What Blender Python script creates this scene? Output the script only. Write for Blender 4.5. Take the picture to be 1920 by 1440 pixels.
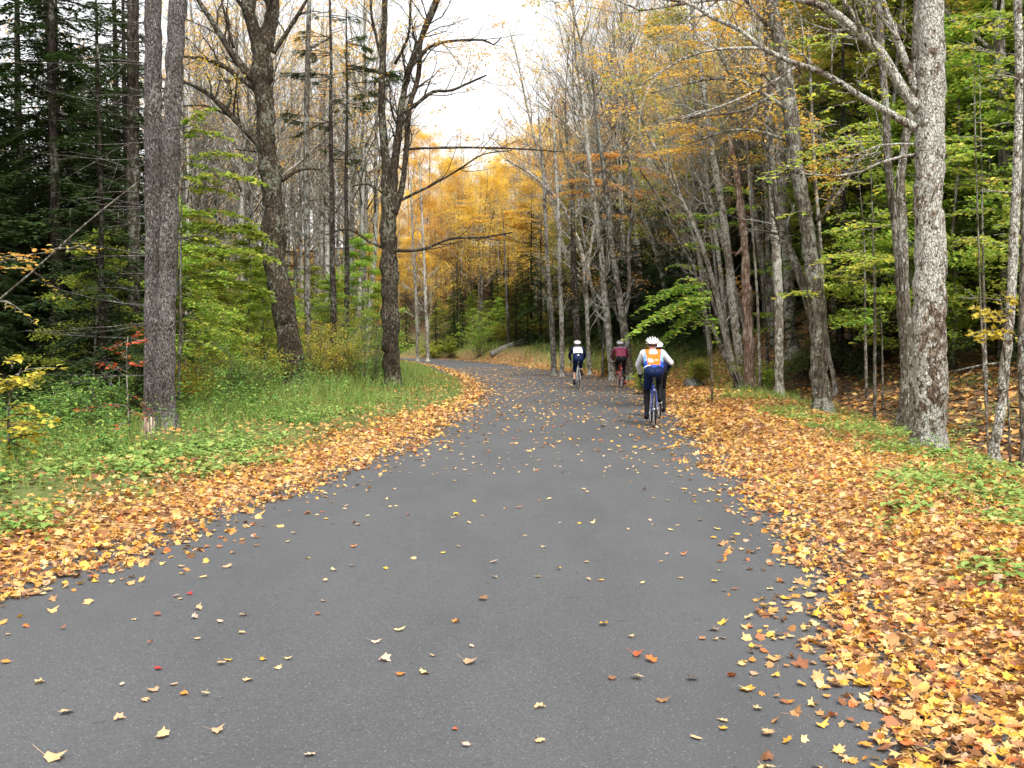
import bpy, math, numpy as np
from mathutils import Vector, Matrix
R_ = math.radians
scene = bpy.context.scene
C = scene.collection
for o in list(bpy.data.objects): bpy.data.objects.remove(o, do_unlink=True)

# ------------------------------------------------------------------ camera, sky, sun, exposure
F, CX, CY, EYE, PITCH = 1900.0, 960.0, 720.0, 1.57, 2.32
cam_d = bpy.data.cameras.new('camera'); cam = bpy.data.objects.new('camera', cam_d); C.objects.link(cam)
cam.location = (0, 0, EYE); cam.rotation_euler = (R_(90 - PITCH), 0, 0)
cam_d.sensor_width = 36; cam_d.lens = 36 * F / 1920; cam_d.clip_end = 3000; cam_d.clip_start = 0.05
scene.camera = cam
SUN_EL, SUN_AZ = 56, 160       # high soft sun behind the camera, a little to the right
w = bpy.data.worlds.new("World"); scene.world = w; w.use_nodes = True
nt = w.node_tree; nt.nodes.clear()
sky = nt.nodes.new('ShaderNodeTexSky'); sky.sky_type = 'NISHITA'; sky.sun_disc = False
sky.sun_elevation = R_(SUN_EL); sky.sun_rotation = R_(SUN_AZ); sky.dust_density = 3.0; sky.air_density = 1.3
hs = nt.nodes.new('ShaderNodeHueSaturation'); hs.inputs['Saturation'].default_value = 0.06; hs.inputs['Value'].default_value = 1.0
bg = nt.nodes.new('ShaderNodeBackground'); bg.inputs['Strength'].default_value = 0.15
wo = nt.nodes.new('ShaderNodeOutputWorld')
nt.links.new(sky.outputs[0], hs.inputs['Color']); nt.links.new(hs.outputs[0], bg.inputs[0]); nt.links.new(bg.outputs[0], wo.inputs[0])
sd = bpy.data.lights.new('sun', 'SUN'); sd.energy = 1.9; sd.angle = R_(14); sd.color = (1, .96, .90)
sun = bpy.data.objects.new('sun', sd); C.objects.link(sun)
az = R_(SUN_AZ); el = R_(SUN_EL)
sv = Vector((math.sin(az) * math.cos(el), math.cos(az) * math.cos(el), math.sin(el)))
sun.rotation_euler = sv.to_track_quat('Z', 'Y').to_euler()
scene.view_settings.view_transform = 'Standard'; scene.view_settings.look = 'None'
scene.view_settings.exposure = 1.12; scene.view_settings.gamma = 1; scene.view_settings.use_curve_mapping = False
scene.render.engine = 'CYCLES'
try:
    scene.cycles.max_bounces = 6; scene.cycles.diffuse_bounces = 3; scene.cycles.transmission_bounces = 3; scene.cycles.glossy_bounces = 2
except Exception: pass

_cp, _sp = math.cos(R_(PITCH)), math.sin(R_(PITCH))
def at(px, py, Y):
    """the point of the world at depth Y that the photograph shows at this pixel"""
    u = (px - CX) / F; v = (CY - py) / F
    dy = _cp + v * _sp; dz = -_sp + v * _cp
    t = Y / dy
    return np.array((u * t, Y, EYE + dz * t))
def ground_at(px, py):
    u = (px - CX) / F; v = (CY - py) / F
    dy = _cp + v * _sp; dz = -_sp + v * _cp
    t = -EYE / dz
    return np.array((u * t, dy * t))

# ------------------------------------------------------------------ helpers
class MB:
    def __init__(s): s.v = []; s.f3 = []; s.f4 = []; s.n = 0; s.m3 = []; s.m4 = []
    def add(s, V, T=None, Q=None, mi=0):
        V = np.asarray(V, dtype=np.float32).reshape(-1, 3)
        if T is not None and len(T): T = np.asarray(T, dtype=np.int32).reshape(-1, 3); s.f3.append(T + s.n); s.m3.append(np.full(len(T), mi, dtype=np.int32))
        if Q is not None and len(Q): Q = np.asarray(Q, dtype=np.int32).reshape(-1, 4); s.f4.append(Q + s.n); s.m4.append(np.full(len(Q), mi, dtype=np.int32))
        s.v.append(V); s.n += len(V)
    def mesh(s, name, mats, smooth=True):
        me = bpy.data.meshes.new(name)
        V = np.concatenate(s.v) if s.v else np.zeros((0, 3), np.float32)
        T = np.concatenate(s.f3) if s.f3 else np.zeros((0, 3), np.int32)
        Q = np.concatenate(s.f4) if s.f4 else np.zeros((0, 4), np.int32)
        me.vertices.add(len(V)); me.vertices.foreach_set('co', V.ravel())
        nl = T.size + Q.size; me.loops.add(nl)
        me.loops.foreach_set('vertex_index', np.concatenate([T.ravel(), Q.ravel()]).astype(np.int32))
        me.polygons.add(len(T) + len(Q))
        st = np.concatenate([np.arange(len(T)) * 3, T.size + np.arange(len(Q)) * 4]).astype(np.int32)
        me.polygons.foreach_set('loop_start', st)
        mi = np.concatenate([x for x in s.m3] + [x for x in s.m4]) if (s.m3 or s.m4) else np.zeros(0, np.int32)
        me.polygons.foreach_set('material_index', mi)
        me.polygons.foreach_set('use_smooth', np.full(len(T) + len(Q), smooth))
        for m in (mats if isinstance(mats, (list, tuple)) else [mats]): me.materials.append(m)
        me.update(calc_edges=True); me.validate()
        return me
    def build(s, name, mats, parent=None, smooth=True):
        return link(name, s.mesh(name, mats, smooth), parent)
def link(name, me, parent=None, loc=None):
    o = bpy.data.objects.new(name, me); C.objects.link(o)
    if parent is not None: o.parent = parent
    if loc is not None: o.location = loc
    return o
def tag(o, label=None, cat=None, group=None, kind=None):
    if label: o['label'] = label
    if cat: o['category'] = cat
    if group: o['group'] = group
    if kind: o['kind'] = kind
    return o
def thing(name, label, cat, loc=(0, 0, 0), rz=0, group=None):
    o = bpy.data.objects.new(name, None); C.objects.link(o); o.empty_display_size = .2
    o.location = loc; o.rotation_euler = (0, 0, rz)
    return tag(o, label, cat, group)
def copy_tree(o, loc, rz=0, sc=1.0, label=None, group=None):
    c = o.copy(); C.objects.link(c); c.location = loc; c.rotation_euler = (0, 0, rz)
    c.scale = sc if isinstance(sc, (tuple, list)) else (sc, sc, sc)
    for ch in [k for k in bpy.data.objects if k.parent == o]:
        d = ch.copy(); C.objects.link(d); d.parent = c
        for g in [k for k in bpy.data.objects if k.parent == ch]:
            e = g.copy(); C.objects.link(e); e.parent = d
    if label: c['label'] = label
    if group: c['group'] = group
    return c
def nrm(v):
    v = np.asarray(v, float); return v / (np.linalg.norm(v) + 1e-9)
def tube(mb, pts, rad, sides=6, bump=0.0, rng=None, cap=True, mi=0):
    P = np.asarray(pts, float); n = len(P); rad = np.asarray(rad, float) * np.ones(n)
    T = np.gradient(P, axis=0); T /= (np.linalg.norm(T, axis=1)[:, None] + 1e-9)
    a = np.array((1., 0, 0)) if abs(T[0][0]) < .8 else np.array((0, 1., 0))
    N = np.zeros_like(P); cur = nrm(a - T[0] * np.dot(a, T[0]))
    for i in range(n):
        cur = nrm(cur - T[i] * np.dot(cur, T[i])); N[i] = cur
    B = np.cross(T, N)
    th = np.arange(sides) * 2 * math.pi / sides
    rr = rad[:, None] * np.ones(sides)[None, :]
    if bump and rng is not None:
        g = rng.normal(0, 1, (n, sides)); g = (g + np.roll(g, 1, 1) + .5 * np.roll(g, 1, 0)) / 1.5
        rr = rr * (1 + bump * g)
    V = P[:, None, :] + rr[..., None] * (np.cos(th)[None, :, None] * N[:, None, :] + np.sin(th)[None, :, None] * B[:, None, :])
    V = V.reshape(-1, 3)
    i = np.arange(n - 1)[:, None] * sides; j = np.arange(sides)[None, :]; j2 = (j + 1) % sides
    Q = np.stack([i + j, i + j2, i + sides + j2, i + sides + j], -1).reshape(-1, 4)
    Tt = None
    if cap:
        V = np.vstack([V, P[:1], P[-1:]]); jj = np.arange(sides); j3 = (jj + 1) % sides
        Tt = np.vstack([np.stack([np.full(sides, n * sides), j3, jj], -1), np.stack([np.full(sides, n * sides + 1), (n - 1) * sides + jj, (n - 1) * sides + j3], -1)])
    mb.add(V, Tt, Q, mi)
def smooth_path(pts, rad, step):
    """Catmull-Rom resampling of a path with radii"""
    P = np.asarray(pts, float); r = np.asarray(rad, float) * np.ones(len(P))
    D = np.column_stack([P, r]); D = np.vstack([2 * D[0] - D[1], D, 2 * D[-1] - D[-2]])
    out = []
    for i in range(1, len(D) - 2):
        L = np.linalg.norm(D[i + 1][:-1] - D[i][:-1]); k = max(1, int(round(L / step)))
        for t in np.arange(k) / k:
            a, b, c, d = D[i - 1], D[i], D[i + 1], D[i + 2]
            out.append(.5 * (2 * b + (c - a) * t + (2 * a - 5 * b + 4 * c - d) * t * t + (3 * b - a - 3 * c + d) * t ** 3))
    out.append(D[-2]); out = np.array(out)
    return out[:, :-1], np.maximum(out[:, -1], .002)

# ------------------------------------------------------------------ leaf templates
def star_leaf(k):
    rs = np.random.RandomState(900 + k)
    ang, rad = [], []
    lob = [(-150, .50), (-125, .27), (-95, .62), (-68, .34), (-42, .9), (-18, .42), (0, 1.05), (18, .42), (42, .9), (68, .34), (95, .62), (125, .27), (150, .50)]
    for a, r in lob: ang.append(R_(a + rs.uniform(-6, 6))); rad.append(r * rs.uniform(.82, 1.12))
    ang = np.array(ang); rad = (np.array(rad) * .60 + .24) * .54
    V = np.column_stack([np.sin(ang) * rad, np.cos(ang) * rad, np.zeros(len(ang))])
    V = np.vstack([V, [[0, -.04, 0]], [[.012, -.28, .0]], [[0.03, -.62, .02]], [[0.045, -.62, .02]], [[.03, -.28, 0]]])
    cx, cy, ph = rs.uniform(-1.3, 2.0), rs.uniform(-1.2, 1.6), rs.uniform(0, 6)
    V[:, 2] += cx * V[:, 0] ** 2 + cy * V[:, 1] ** 2 + .07 * np.sin(V[:, 0] * 9 + ph) + (.18 if k % 3 == 0 else .06) * np.abs(V[:, 0])
    n = len(ang)
    T = [[n, i + 1, i] for i in range(n - 1)] + [[n, 0, n - 1]]
    T += [[n, n + 1, n + 4], [n + 1, n + 2, n + 3], [n + 1, n + 3, n + 4]]
    return V, np.array(T)
STARS = [star_leaf(k) for k in range(10)]
def oval_leaf(fold=.25, w=.3):
    V = np.array([(0, 0, 0), (-w, .35, fold * w), (-w * .75, .75, fold * w), (0, 1.0, -.12), (w * .75, .75, fold * w), (w, .35, fold * w), (0, .5, 0)], float)
    V[:, 1] -= .5
    return V, np.array([(0, 6, 1), (1, 6, 2), (2, 6, 3), (3, 6, 4), (4, 6, 5), (5, 6, 0)])
OVAL = oval_leaf(); ROUND = oval_leaf(.15, .42)
DIAM = (np.array([(0, -.5, 0), (.33, .0, .06), (0, .5, -.04), (-.33, .0, .06)], float), np.array([(0, 1, 2), (0, 2, 3)]))
LITT = (np.array([(0, -.5, 0), (.42, -.25, .1), (.3, .1, .02), (.5, .35, .1), (.05, .3, -.02), (-.2, .55, .08), (-.3, .1, .04), (-.5, -.05, .12)], float) ,
        np.array([(0, 1, 2), (2, 3, 4), (4, 5, 6), (6, 7, 0), (0, 2, 4), (0, 4, 6)]))
def scatter(mb, tpl, P, size, yaw, tilt, tiltdir, mi=0, roll=None):
    """many copies of a template: yaw about z, then tilt by an angle towards a direction"""
    V, T = tpl; P = np.asarray(P, float); n = len(P)
    if n == 0: return
    size = np.ones(n) * size; c, s = np.cos(yaw), np.sin(yaw)
    X = V[None, :, 0] * c[:, None] - V[None, :, 1] * s[:, None]
    Yv = V[None, :, 0] * s[:, None] + V[None, :, 1] * c[:, None]
    Z = np.repeat(V[None, :, 2], n, 0)
    W = np.stack([X, Yv, Z], -1) * size[:, None, None]
    ax = np.stack([-np.sin(tiltdir), np.cos(tiltdir), np.zeros(n)], -1)[:, None, :]
    ct, st_ = np.cos(tilt)[:, None, None], np.sin(tilt)[:, None, None]
    W = W * ct + np.cross(np.broadcast_to(ax, W.shape), W) * st_ + ax * (W * ax).sum(-1, keepdims=True) * (1 - ct)
    W = W + P[:, None, :]
    k = len(V); F3 = (T[None] + (np.arange(n) * k)[:, None, None]).reshape(-1, 3)
    mb.add(W.reshape(-1, 3), F3, None, mi)

# ------------------------------------------------------------------ materials
def mat(name):
    m = bpy.data.materials.new(name); m.use_nodes = True
    nt = m.node_tree; nt.nodes.clear()
    out = nt.nodes.new('ShaderNodeOutputMaterial')
    return m, nt, out
def N(nt, t, **kw):
    n = nt.nodes.new(t)
    for k, v in kw.items():
        if k in n.inputs: n.inputs[k].default_value = v
        else: setattr(n, k, v)
    return n
def ramp(nt, stops, interp='LINEAR'):
    r = nt.nodes.new('ShaderNodeValToRGB'); cr = r.color_ramp; cr.interpolation = interp
    while len(cr.elements) < len(stops): cr.elements.new(.5)
    for e, (p, c) in zip(cr.elements, stops): e.position = p; e.color = (*c, 1)
    return r
def coords(nt, kind='Object', scale=None):
    tc = nt.nodes.new('ShaderNodeTexCoord')
    if scale is None: return tc.outputs[kind]
    mp = nt.nodes.new('ShaderNodeMapping'); mp.inputs['Scale'].default_value = scale
    nt.links.new(tc.outputs[kind], mp.inputs[0]); return mp.outputs[0]
def leaf_mat(name, cols, transl=.35, rough=.55, interp='LINEAR', objvar=.0):
    m, nt, out = mat(name); L = nt.links.new
    geo = N(nt, 'ShaderNodeNewGeometry')
    n = len(cols); r = ramp(nt, [((i + (0 if interp == 'CONSTANT' else .5)) / n, c) for i, c in enumerate(cols)], interp)
    L(geo.outputs['Random Per Island'], r.inputs[0])
    col = r.outputs[0]
    if objvar:
        oi = N(nt, 'ShaderNodeObjectInfo'); h = N(nt, 'ShaderNodeHueSaturation')
        mr = N(nt, 'ShaderNodeMapRange'); mr.inputs[3].default_value = .5 - objvar * .12; mr.inputs[4].default_value = .5 + objvar * .12
        mv = N(nt, 'ShaderNodeMapRange'); mv.inputs[3].default_value = 1 - objvar; mv.inputs[4].default_value = 1 + objvar
        L(oi.outputs['Random'], mr.inputs[0]); L(oi.outputs['Random'], mv.inputs[0]); L(mr.outputs[0], h.inputs['Hue']); L(mv.outputs[0], h.inputs['Value'])
        L(col, h.inputs['Color']); col = h.outputs[0]
    p = N(nt, 'ShaderNodeBsdfPrincipled'); p.inputs['Roughness'].default_value = rough; p.inputs['Specular IOR Level'].default_value = .3
    L(col, p.inputs['Base Color'])
    if transl:
        t = N(nt, 'ShaderNodeBsdfTranslucent'); L(col, t.inputs['Color'])
        mx = N(nt, 'ShaderNodeMixShader'); mx.inputs[0].default_value = transl
        L(p.outputs[0], mx.inputs[1]); L(t.outputs[0], mx.inputs[2]); L(mx.outputs[0], out.inputs[0])
    else: L(p.outputs[0], out.inputs[0])
    return m
def bark_mat(name, dark, mid, light, lichen=None, lich=.5, scale=1.0, stretch=.25, bump=.6, objvar=.15, crack=.7):
    m, nt, out = mat(name); L = nt.links.new
    co = coords(nt, 'Object', (scale, scale, scale * stretch)); co2 = coords(nt, 'Object', (scale, scale, scale * .65))
    n1 = N(nt, 'ShaderNodeTexNoise', Scale=17.0, Detail=4.0, Roughness=.62); L(co, n1.inputs['Vector'])
    vo = N(nt, 'ShaderNodeTexVoronoi', Scale=17.0); vo.feature = 'DISTANCE_TO_EDGE'
    wp = N(nt, 'ShaderNodeTexNoise', Scale=6.0, Detail=3.0); L(co, wp.inputs['Vector']); va = N(nt, 'ShaderNodeMixRGB', blend_type='ADD'); va.inputs[0].default_value = .25; L(co, va.inputs[1]); L(wp.outputs['Color'], va.inputs[2]); L(va.outputs[0], vo.inputs['Vector'])
    r = ramp(nt, [(.36, dark), (.5, mid), (.64, light)]); L(n1.outputs['Fac'], r.inputs[0])
    vr = N(nt, 'ShaderNodeMapRange'); vr.inputs[1].default_value = 0; vr.inputs[2].default_value = .14; vr.inputs[3].default_value = .22; vr.inputs[4].default_value = 1
    L(vo.outputs['Distance'], vr.inputs[0])
    mul = N(nt, 'ShaderNodeMixRGB', blend_type='MULTIPLY'); mul.inputs[0].default_value = crack; L(r.outputs[0], mul.inputs[1]); L(vr.outputs[0], mul.inputs[2])
    nb = N(nt, 'ShaderNodeTexNoise', Scale=1.6, Detail=3.0); L(co2, nb.inputs['Vector']); rb = ramp(nt, [(.35, (.62, .58, .52)), (.62, (1.12, 1.12, 1.12))]); L(nb.outputs['Fac'], rb.inputs[0])
    mb_ = N(nt, 'ShaderNodeMixRGB', blend_type='MULTIPLY'); mb_.inputs[0].default_value = .9; L(mul.outputs[0], mb_.inputs[1]); L(rb.outputs[0], mb_.inputs[2]); col = mb_.outputs[0]
    if lichen:
        n2 = N(nt, 'ShaderNodeTexNoise', Scale=9.0, Detail=6.0, Roughness=.68); L(co2, n2.inputs['Vector'])
        n4 = N(nt, 'ShaderNodeTexNoise', Scale=1.3, Detail=2.0); L(coords(nt, 'Object', (scale, scale, scale * .5)), n4.inputs['Vector'])
        s4 = N(nt, 'ShaderNodeMath', operation='MULTIPLY_ADD'); s4.inputs[1].default_value = .55; L(n4.outputs['Fac'], s4.inputs[0]); L(n2.outputs['Fac'], s4.inputs[2]); 
        r2 = ramp(nt, [(min(.95, lich + .26), (0, 0, 0)), (min(.99, lich + .31), (.9, .9, .9))]); L(s4.outputs[0], r2.inputs[0])
        mx = N(nt, 'ShaderNodeMixRGB'); L(r2.outputs[0], mx.inputs[0]); L(col, mx.inputs[1])
        n3 = N(nt, 'ShaderNodeTexNoise', Scale=32.0, Detail=3.0); L(co2, n3.inputs['Vector']); r3 = ramp(nt, [(.36, tuple(c * .35 for c in lichen)), (.5, lichen), (.66, tuple(min(1, c * 1.25) for c in lichen))]); L(n3.outputs['Fac'], r3.inputs[0]); L(r3.outputs[0], mx.inputs[2])
        col = mx.outputs[0]
    if objvar:
        oi = N(nt, 'ShaderNodeObjectInfo'); mv = N(nt, 'ShaderNodeMapRange'); mv.inputs[3].default_value = 1 - objvar; mv.inputs[4].default_value = 1 + objvar
        L(oi.outputs['Random'], mv.inputs[0]); h = N(nt, 'ShaderNodeHueSaturation'); L(mv.outputs[0], h.inputs['Value']); L(col, h.inputs['Color']); col = h.outputs[0]
    p = N(nt, 'ShaderNodeBsdfPrincipled', Roughness=.9); p.inputs['Specular IOR Level'].default_value = .2; L(col, p.inputs['Base Color'])
    ad = N(nt, 'ShaderNodeMath', operation='ADD'); L(n1.outputs['Fac'], ad.inputs[0]); L(vr.outputs[0], ad.inputs[1])
    b = N(nt, 'ShaderNodeBump', Strength=bump, Distance=.03); L(ad.outputs[0], b.inputs['Height']); L(b.outputs[0], p.inputs['Normal'])
    L(p.outputs[0], out.inputs[0]); return m
def plain(name, col, rough=.6, metal=0, var=.0, scale=40, coat=0):
    m, nt, out = mat(name); L = nt.links.new
    p = N(nt, 'ShaderNodeBsdfPrincipled', Roughness=rough, Metallic=metal)
    if coat: p.inputs['Coat Weight'].default_value = coat
    if rough >= .6: p.inputs['Specular IOR Level'].default_value = .12
    n1 = N(nt, 'ShaderNodeTexNoise', Scale=float(scale), Detail=3.0); L(coords(nt), n1.inputs['Vector'])
    a = tuple(c * (1 - var - .05) for c in col); b = tuple(min(1, c * (1 + var + .05)) for c in col)
    r = ramp(nt, [(.35, a), (.65, b)]); L(n1.outputs['Fac'], r.inputs[0]); L(r.outputs[0], p.inputs['Base Color'])
    L(p.outputs[0], out.inputs[0]); return m
M = {}
M['bark_grey'] = bark_mat('bark_grey', (.055, .045, .034), (.14, .12, .095), (.23, .205, .17), (.30, .30, .26), .52, 1.0, .3)
M['bark_pale'] = bark_mat('bark_pale', (.08, .065, .05), (.19, .165, .135), (.31, .28, .235), (.42, .41, .36), .48, 1.0, .35, .5, .3, .5)
M['bark_big'] = bark_mat('bark_big', (.085, .062, .046), (.20, .155, .115), (.32, .265, .21), (.50, .49, .435), .445, 1.3, .4, .9, 0, .7)
M['bark_spruce'] = bark_mat('bark_spruce', (.06, .05, .047), (.16, .145, .137), (.28, .26, .25), (.33, .32, .29), .58, 2.3, .5, 1.0, 0, .8)
M['bark_dark'] = bark_mat('bark_dark', (.016, .012, .010), (.042, .032, .025), (.09, .072, .058), (.14, .145, .11), .56, 1.2, .3)
M['bark_maple'] = bark_mat('bark_maple', (.024, .017, .012), (.072, .053, .036), (.14, .11, .08), (.21, .215, .16), .57, 1.5, .35, 1.0, 0, .85)
M['bark_twig'] = plain('bark_twig', (.16, .14, .11), .9, var=.3, scale=3)
M['bark_stripped'] = bark_mat('bark_stripped', (.20, .14, .11), (.42, .32, .25), (.60, .50, .41), (.20, .11, .08), .50, 1.2, .12, .9, 0, .5)
M['gold'] = leaf_mat('leaf_gold', [(.76, .44, .06), (.86, .56, .08), (.88, .66, .12), (.90, .74, .16), (.74, .58, .14), (.82, .48, .08)], .5, objvar=.12)
M['orange'] = leaf_mat('leaf_orange', [(.74, .38, .08), (.84, .48, .10), (.86, .58, .13), (.80, .62, .18)], .5, objvar=.12)
M['green'] = leaf_mat('leaf_green', [(.19, .32, .04), (.27, .42, .05), (.36, .49, .06), (.46, .54, .08), (.22, .37, .05), (.56, .54, .10)], .45, objvar=.16)
M['ygreen'] = leaf_mat('leaf_yellow_green', [(.30, .40, .05), (.44, .48, .06), (.58, .54, .08), (.22, .33, .05), (.66, .52, .08)], .45, objvar=.2)
M['yellow'] = leaf_mat('leaf_yellow', [(.55, .42, .05), (.66, .52, .07), (.48, .38, .05), (.60, .50, .12)], .4, objvar=.1)
M['red'] = leaf_mat('leaf_red', [(.50, .07, .03), (.62, .13, .05), (.55, .10, .04), (.42, .06, .03)], .35)
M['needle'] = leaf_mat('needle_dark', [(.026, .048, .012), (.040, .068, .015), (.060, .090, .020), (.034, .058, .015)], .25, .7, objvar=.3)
M['needle_lit'] = leaf_mat('needle_lit_green', [(.045, .085, .020), (.068, .118, .026), (.10, .15, .03)], .3, .7, objvar=.2)  # needle greens brightened as if lit; that light is in the colour
M['grass'] = leaf_mat('grass_blades', [(.13, .24, .045), (.19, .32, .06), (.28, .37, .09), (.36, .34, .12), (.16, .29, .05), (.28, .22, .08), (.17, .30, .06)], .35)
M['weed'] = leaf_mat('weed_leaves', [(.09, .20, .045), (.14, .29, .06), (.21, .34, .07), (.30, .38, .08)], .35)
M['cover'] = leaf_mat('ground_cover_leaves', [(.17, .29, .06), (.25, .40, .09), (.33, .46, .12), (.22, .34, .08), (.40, .44, .12)], .35)
M['litter'] = leaf_mat('fallen_leaf_litter', [(0.59, 0.36, 0.102), (0.70, 0.46, 0.145), (0.61, 0.32, 0.043), (0.42, 0.21, 0.076), (0.70, 0.40, 0.051), (0.21, 0.09, 0.038), (0.74, 0.53, 0.230), (0.47, 0.21, 0.043), (0.70, 0.40, 0.076), (0.15, 0.07, 0.034), (0.53, 0.30, 0.136), (0.59, 0.30, 0.076), (0.66, 0.43, 0.170), (0.32, 0.14, 0.060), (0.47, 0.14, 0.043), (0.63, 0.39, 0.153), (0.27, 0.11, 0.051), (0.51, 0.32, 0.204), (0.55, 0.32, 0.128), (0.44, 0.23, 0.093), (0.63, 0.37, 0.119), (0.34, 0.17, 0.076), (0.57, 0.26, 0.060)], .15, .6, 'CONSTANT')
M['litter_dull'] = leaf_mat('forest_floor_leaves', [(.38, .17, .05), (.54, .27, .08), (.24, .12, .05), (.62, .34, .09), (.42, .20, .07), (.18, .085, .04), (.66, .44, .16)], .1, .7, 'CONSTANT')

# ------------------------------------------------------------------ road line and terrain
PAIRS = [((-24, -90), (-19.3, -91)), ((-13, -40), (-8.2, -41)), ((-6.4, -9), (-1.5, -9.5)), ((-4.35, 0), (.5, 0)), ((-3.6, 3.9), (1.46, 3.74)), ((-2.85, 7), (1.98, 7)), ((-2.3, 10), (2.36, 10)),
         ((-1.62, 14), (2.6, 14)), ((-1.2, 19), (3.2, 19)), ((-.95, 25), (3.75, 25)), ((-.85, 30), (4.1, 30)), ((-1.1, 36), (4.35, 36.3)), ((-1.75, 43.5), (4.3, 46)),
         ((-2.6, 51), (3.1, 55)), ((-3.7, 60), (1.2, 64)), ((-7, 78), (-2.3, 81)), ((-12, 95), (-7.8, 100)), ((-27, 114), (-24, 119)), ((-60, 132), (-59, 137)), ((-150, 150), (-150, 155))]
def cr2(P, k=14):
    P = np.array(P, float); D = np.vstack([2 * P[0] - P[1], P, 2 * P[-1] - P[-2]]); out = []
    for i in range(1, len(D) - 2):
        for t in np.arange(k) / k:
            a, b, c, d = D[i - 1:i + 3]; out.append(.5 * (2 * b + (c - a) * t + (2 * a - 5 * b + 4 * c - d) * t * t + (3 * b - a - 3 * c + d) * t ** 3))
    out.append(D[-2]); return np.array(out)
LE, RE = cr2([p[0] for p in PAIRS]), cr2([p[1] for p in PAIRS])
CL = (LE + RE) / 2; HW = np.linalg.norm(LE - RE, axis=1) / 2
CT = np.gradient(CL, axis=0); CT /= np.linalg.norm(CT, axis=1)[:, None]
def road_r(x, y):
    """distance outside the visible road edge (negative on the road) and side (+1 right)"""
    x = np.atleast_1d(np.asarray(x, float)); y = np.atleast_1d(np.asarray(y, float)); r = np.empty(len(x)); s = np.empty(len(x))
    for a in range(0, len(x), 20000):
        xx, yy = x[a:a + 20000], y[a:a + 20000]
        dx = xx[:, None] - CL[None, :, 0]; dy = yy[:, None] - CL[None, :, 1]; D = dx * dx + dy * dy; i = D.argmin(1); q = np.arange(len(xx))
        DX, DY = dx[q, i], dy[q, i]; lat = DX * CT[i, 1] - DY * CT[i, 0]; al = DX * CT[i, 0] + DY * CT[i, 1]
        dist = np.where(np.abs(al) < 1.5, np.abs(lat), np.sqrt(D[q, i])); r[a:a + 20000] = dist - HW[i]; s[a:a + 20000] = np.where(lat >= 0, 1, -1)
    return r, s
def sst(a, b, x): t = np.clip((x - a) / (b - a), 0, 1); return t * t * (3 - 2 * t)
def wob(x, y, k=1.0): return (np.sin(x * 1.3 * k + 2 * np.sin(y * .7 * k)) + np.sin(y * 1.7 * k + 1.5 * np.sin(x * .9 * k + 1)) + .6 * np.sin((x + y) * 3.1 * k) + .5 * np.sin((x - y) * 4.3 * k + 2)) / 3.1
def H(x, y):
    x = np.atleast_1d(np.asarray(x, float)); y = np.atleast_1d(np.asarray(y, float)); r, s = road_r(x, y)
    r0 = 4.2 - 2.7 * sst(24, 42, y); q = np.maximum(r - r0, 0); slope = .20 + .24 * sst(3, 9, q) + .34 * sst(24, 42, y) * (1 - sst(3, 9, q))
    fm = sst(56, 74, y) * (1 - sst(98, 112, y)); slope = slope * (1 - .65 * fm * (1 - sst(4, 8, q)))
    right = .85 * fm * sst(.5, 2.0, r) + 30 * (1 - np.exp(-slope * q / 30)) + .12 * sst(.5, 1.5, r) - .22 * sst(2.6, 4.2, r) * (1 - sst(4.2, 6, r)) * (1 - sst(24, 36, y))
    left = .08 * sst(.5, 2, r) - .18 * sst(3, 7, r) - .3 * sst(8, 25, r)
    base = np.where(s > 0, right, left)
    n = wob(x, y, .8) * .05 + wob(x * .31 + 4, y * .31, .8) * .18 * sst(3, 10, r)
    z = base + n * sst(.5, 2.0, r) + .035 * sst(.5, .9, r)
    return np.where(r < .5, -.03, z - .03 * (1 - sst(.5, .9, r)))
def Hs(x, y): return float(H(x, y)[0])

def axis(lo, hi, dlo, dhi, step, grow=1.12):
    a = list(np.arange(dlo, dhi, step)); s = step; v = a[-1]
    while v < hi: s *= grow; v += s; a.append(v)
    s = step; v = a[0]; pre = []
    while v > lo: s *= grow; v -= s; pre.append(v)
    return np.array(pre[::-1] + a)
gx = axis(-900, 900, -14, 22, .28); gy = axis(-300, 1500, -3, 62, .33)
GX, GY = np.meshgrid(gx, gy); gz = H(GX.ravel(), GY.ravel()); gr, gs = road_r(GX.ravel(), GY.ravel())
mb = MB(); nx, ny = len(gx), len(gy)
ii = (np.arange(ny - 1)[:, None] * nx + np.arange(nx - 1)[None, :]).ravel()
mb.add(np.column_stack([GX.ravel(), GY.ravel(), gz]), None, np.stack([ii, ii + 1, ii + nx + 1, ii + nx], -1))
m, nt, out = mat('forest_ground'); L = nt.links.new
co = coords(nt, 'Object')
v1 = N(nt, 'ShaderNodeTexVoronoi', Scale=13.0); v1.inputs['Randomness'].default_value = 1; L(co, v1.inputs['Vector'])
hu = N(nt, 'ShaderNodeSeparateColor'); L(v1.outputs['Color'], hu.inputs[0])
lr = ramp(nt, [(0, (.42, .27, .12)), (.2, (.26, .14, .06)), (.4, (.52, .36, .17)), (.55, (.14, .075, .04)), (.7, (.46, .28, .08)), (.85, (.22, .10, .045))], 'CONSTANT'); L(hu.outputs[0], lr.inputs[0])
dr = ramp(nt, [(0, (.13, .085, .05)), (.25, (.07, .05, .03)), (.5, (.20, .13, .065)), (.65, (.045, .035, .025)), (.85, (.26, .17, .085))], 'CONSTANT'); L(hu.outputs[1], dr.inputs[0])
at1 = N(nt, 'ShaderNodeAttribute', attribute_name='litter'); at2 = N(nt, 'ShaderNodeAttribute', attribute_name='turf')
mx = N(nt, 'ShaderNodeMixRGB'); L(at1.outputs['Fac'], mx.inputs[0]); L(dr.outputs[0], mx.inputs[1]); L(lr.outputs[0], mx.inputs[2])
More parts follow.
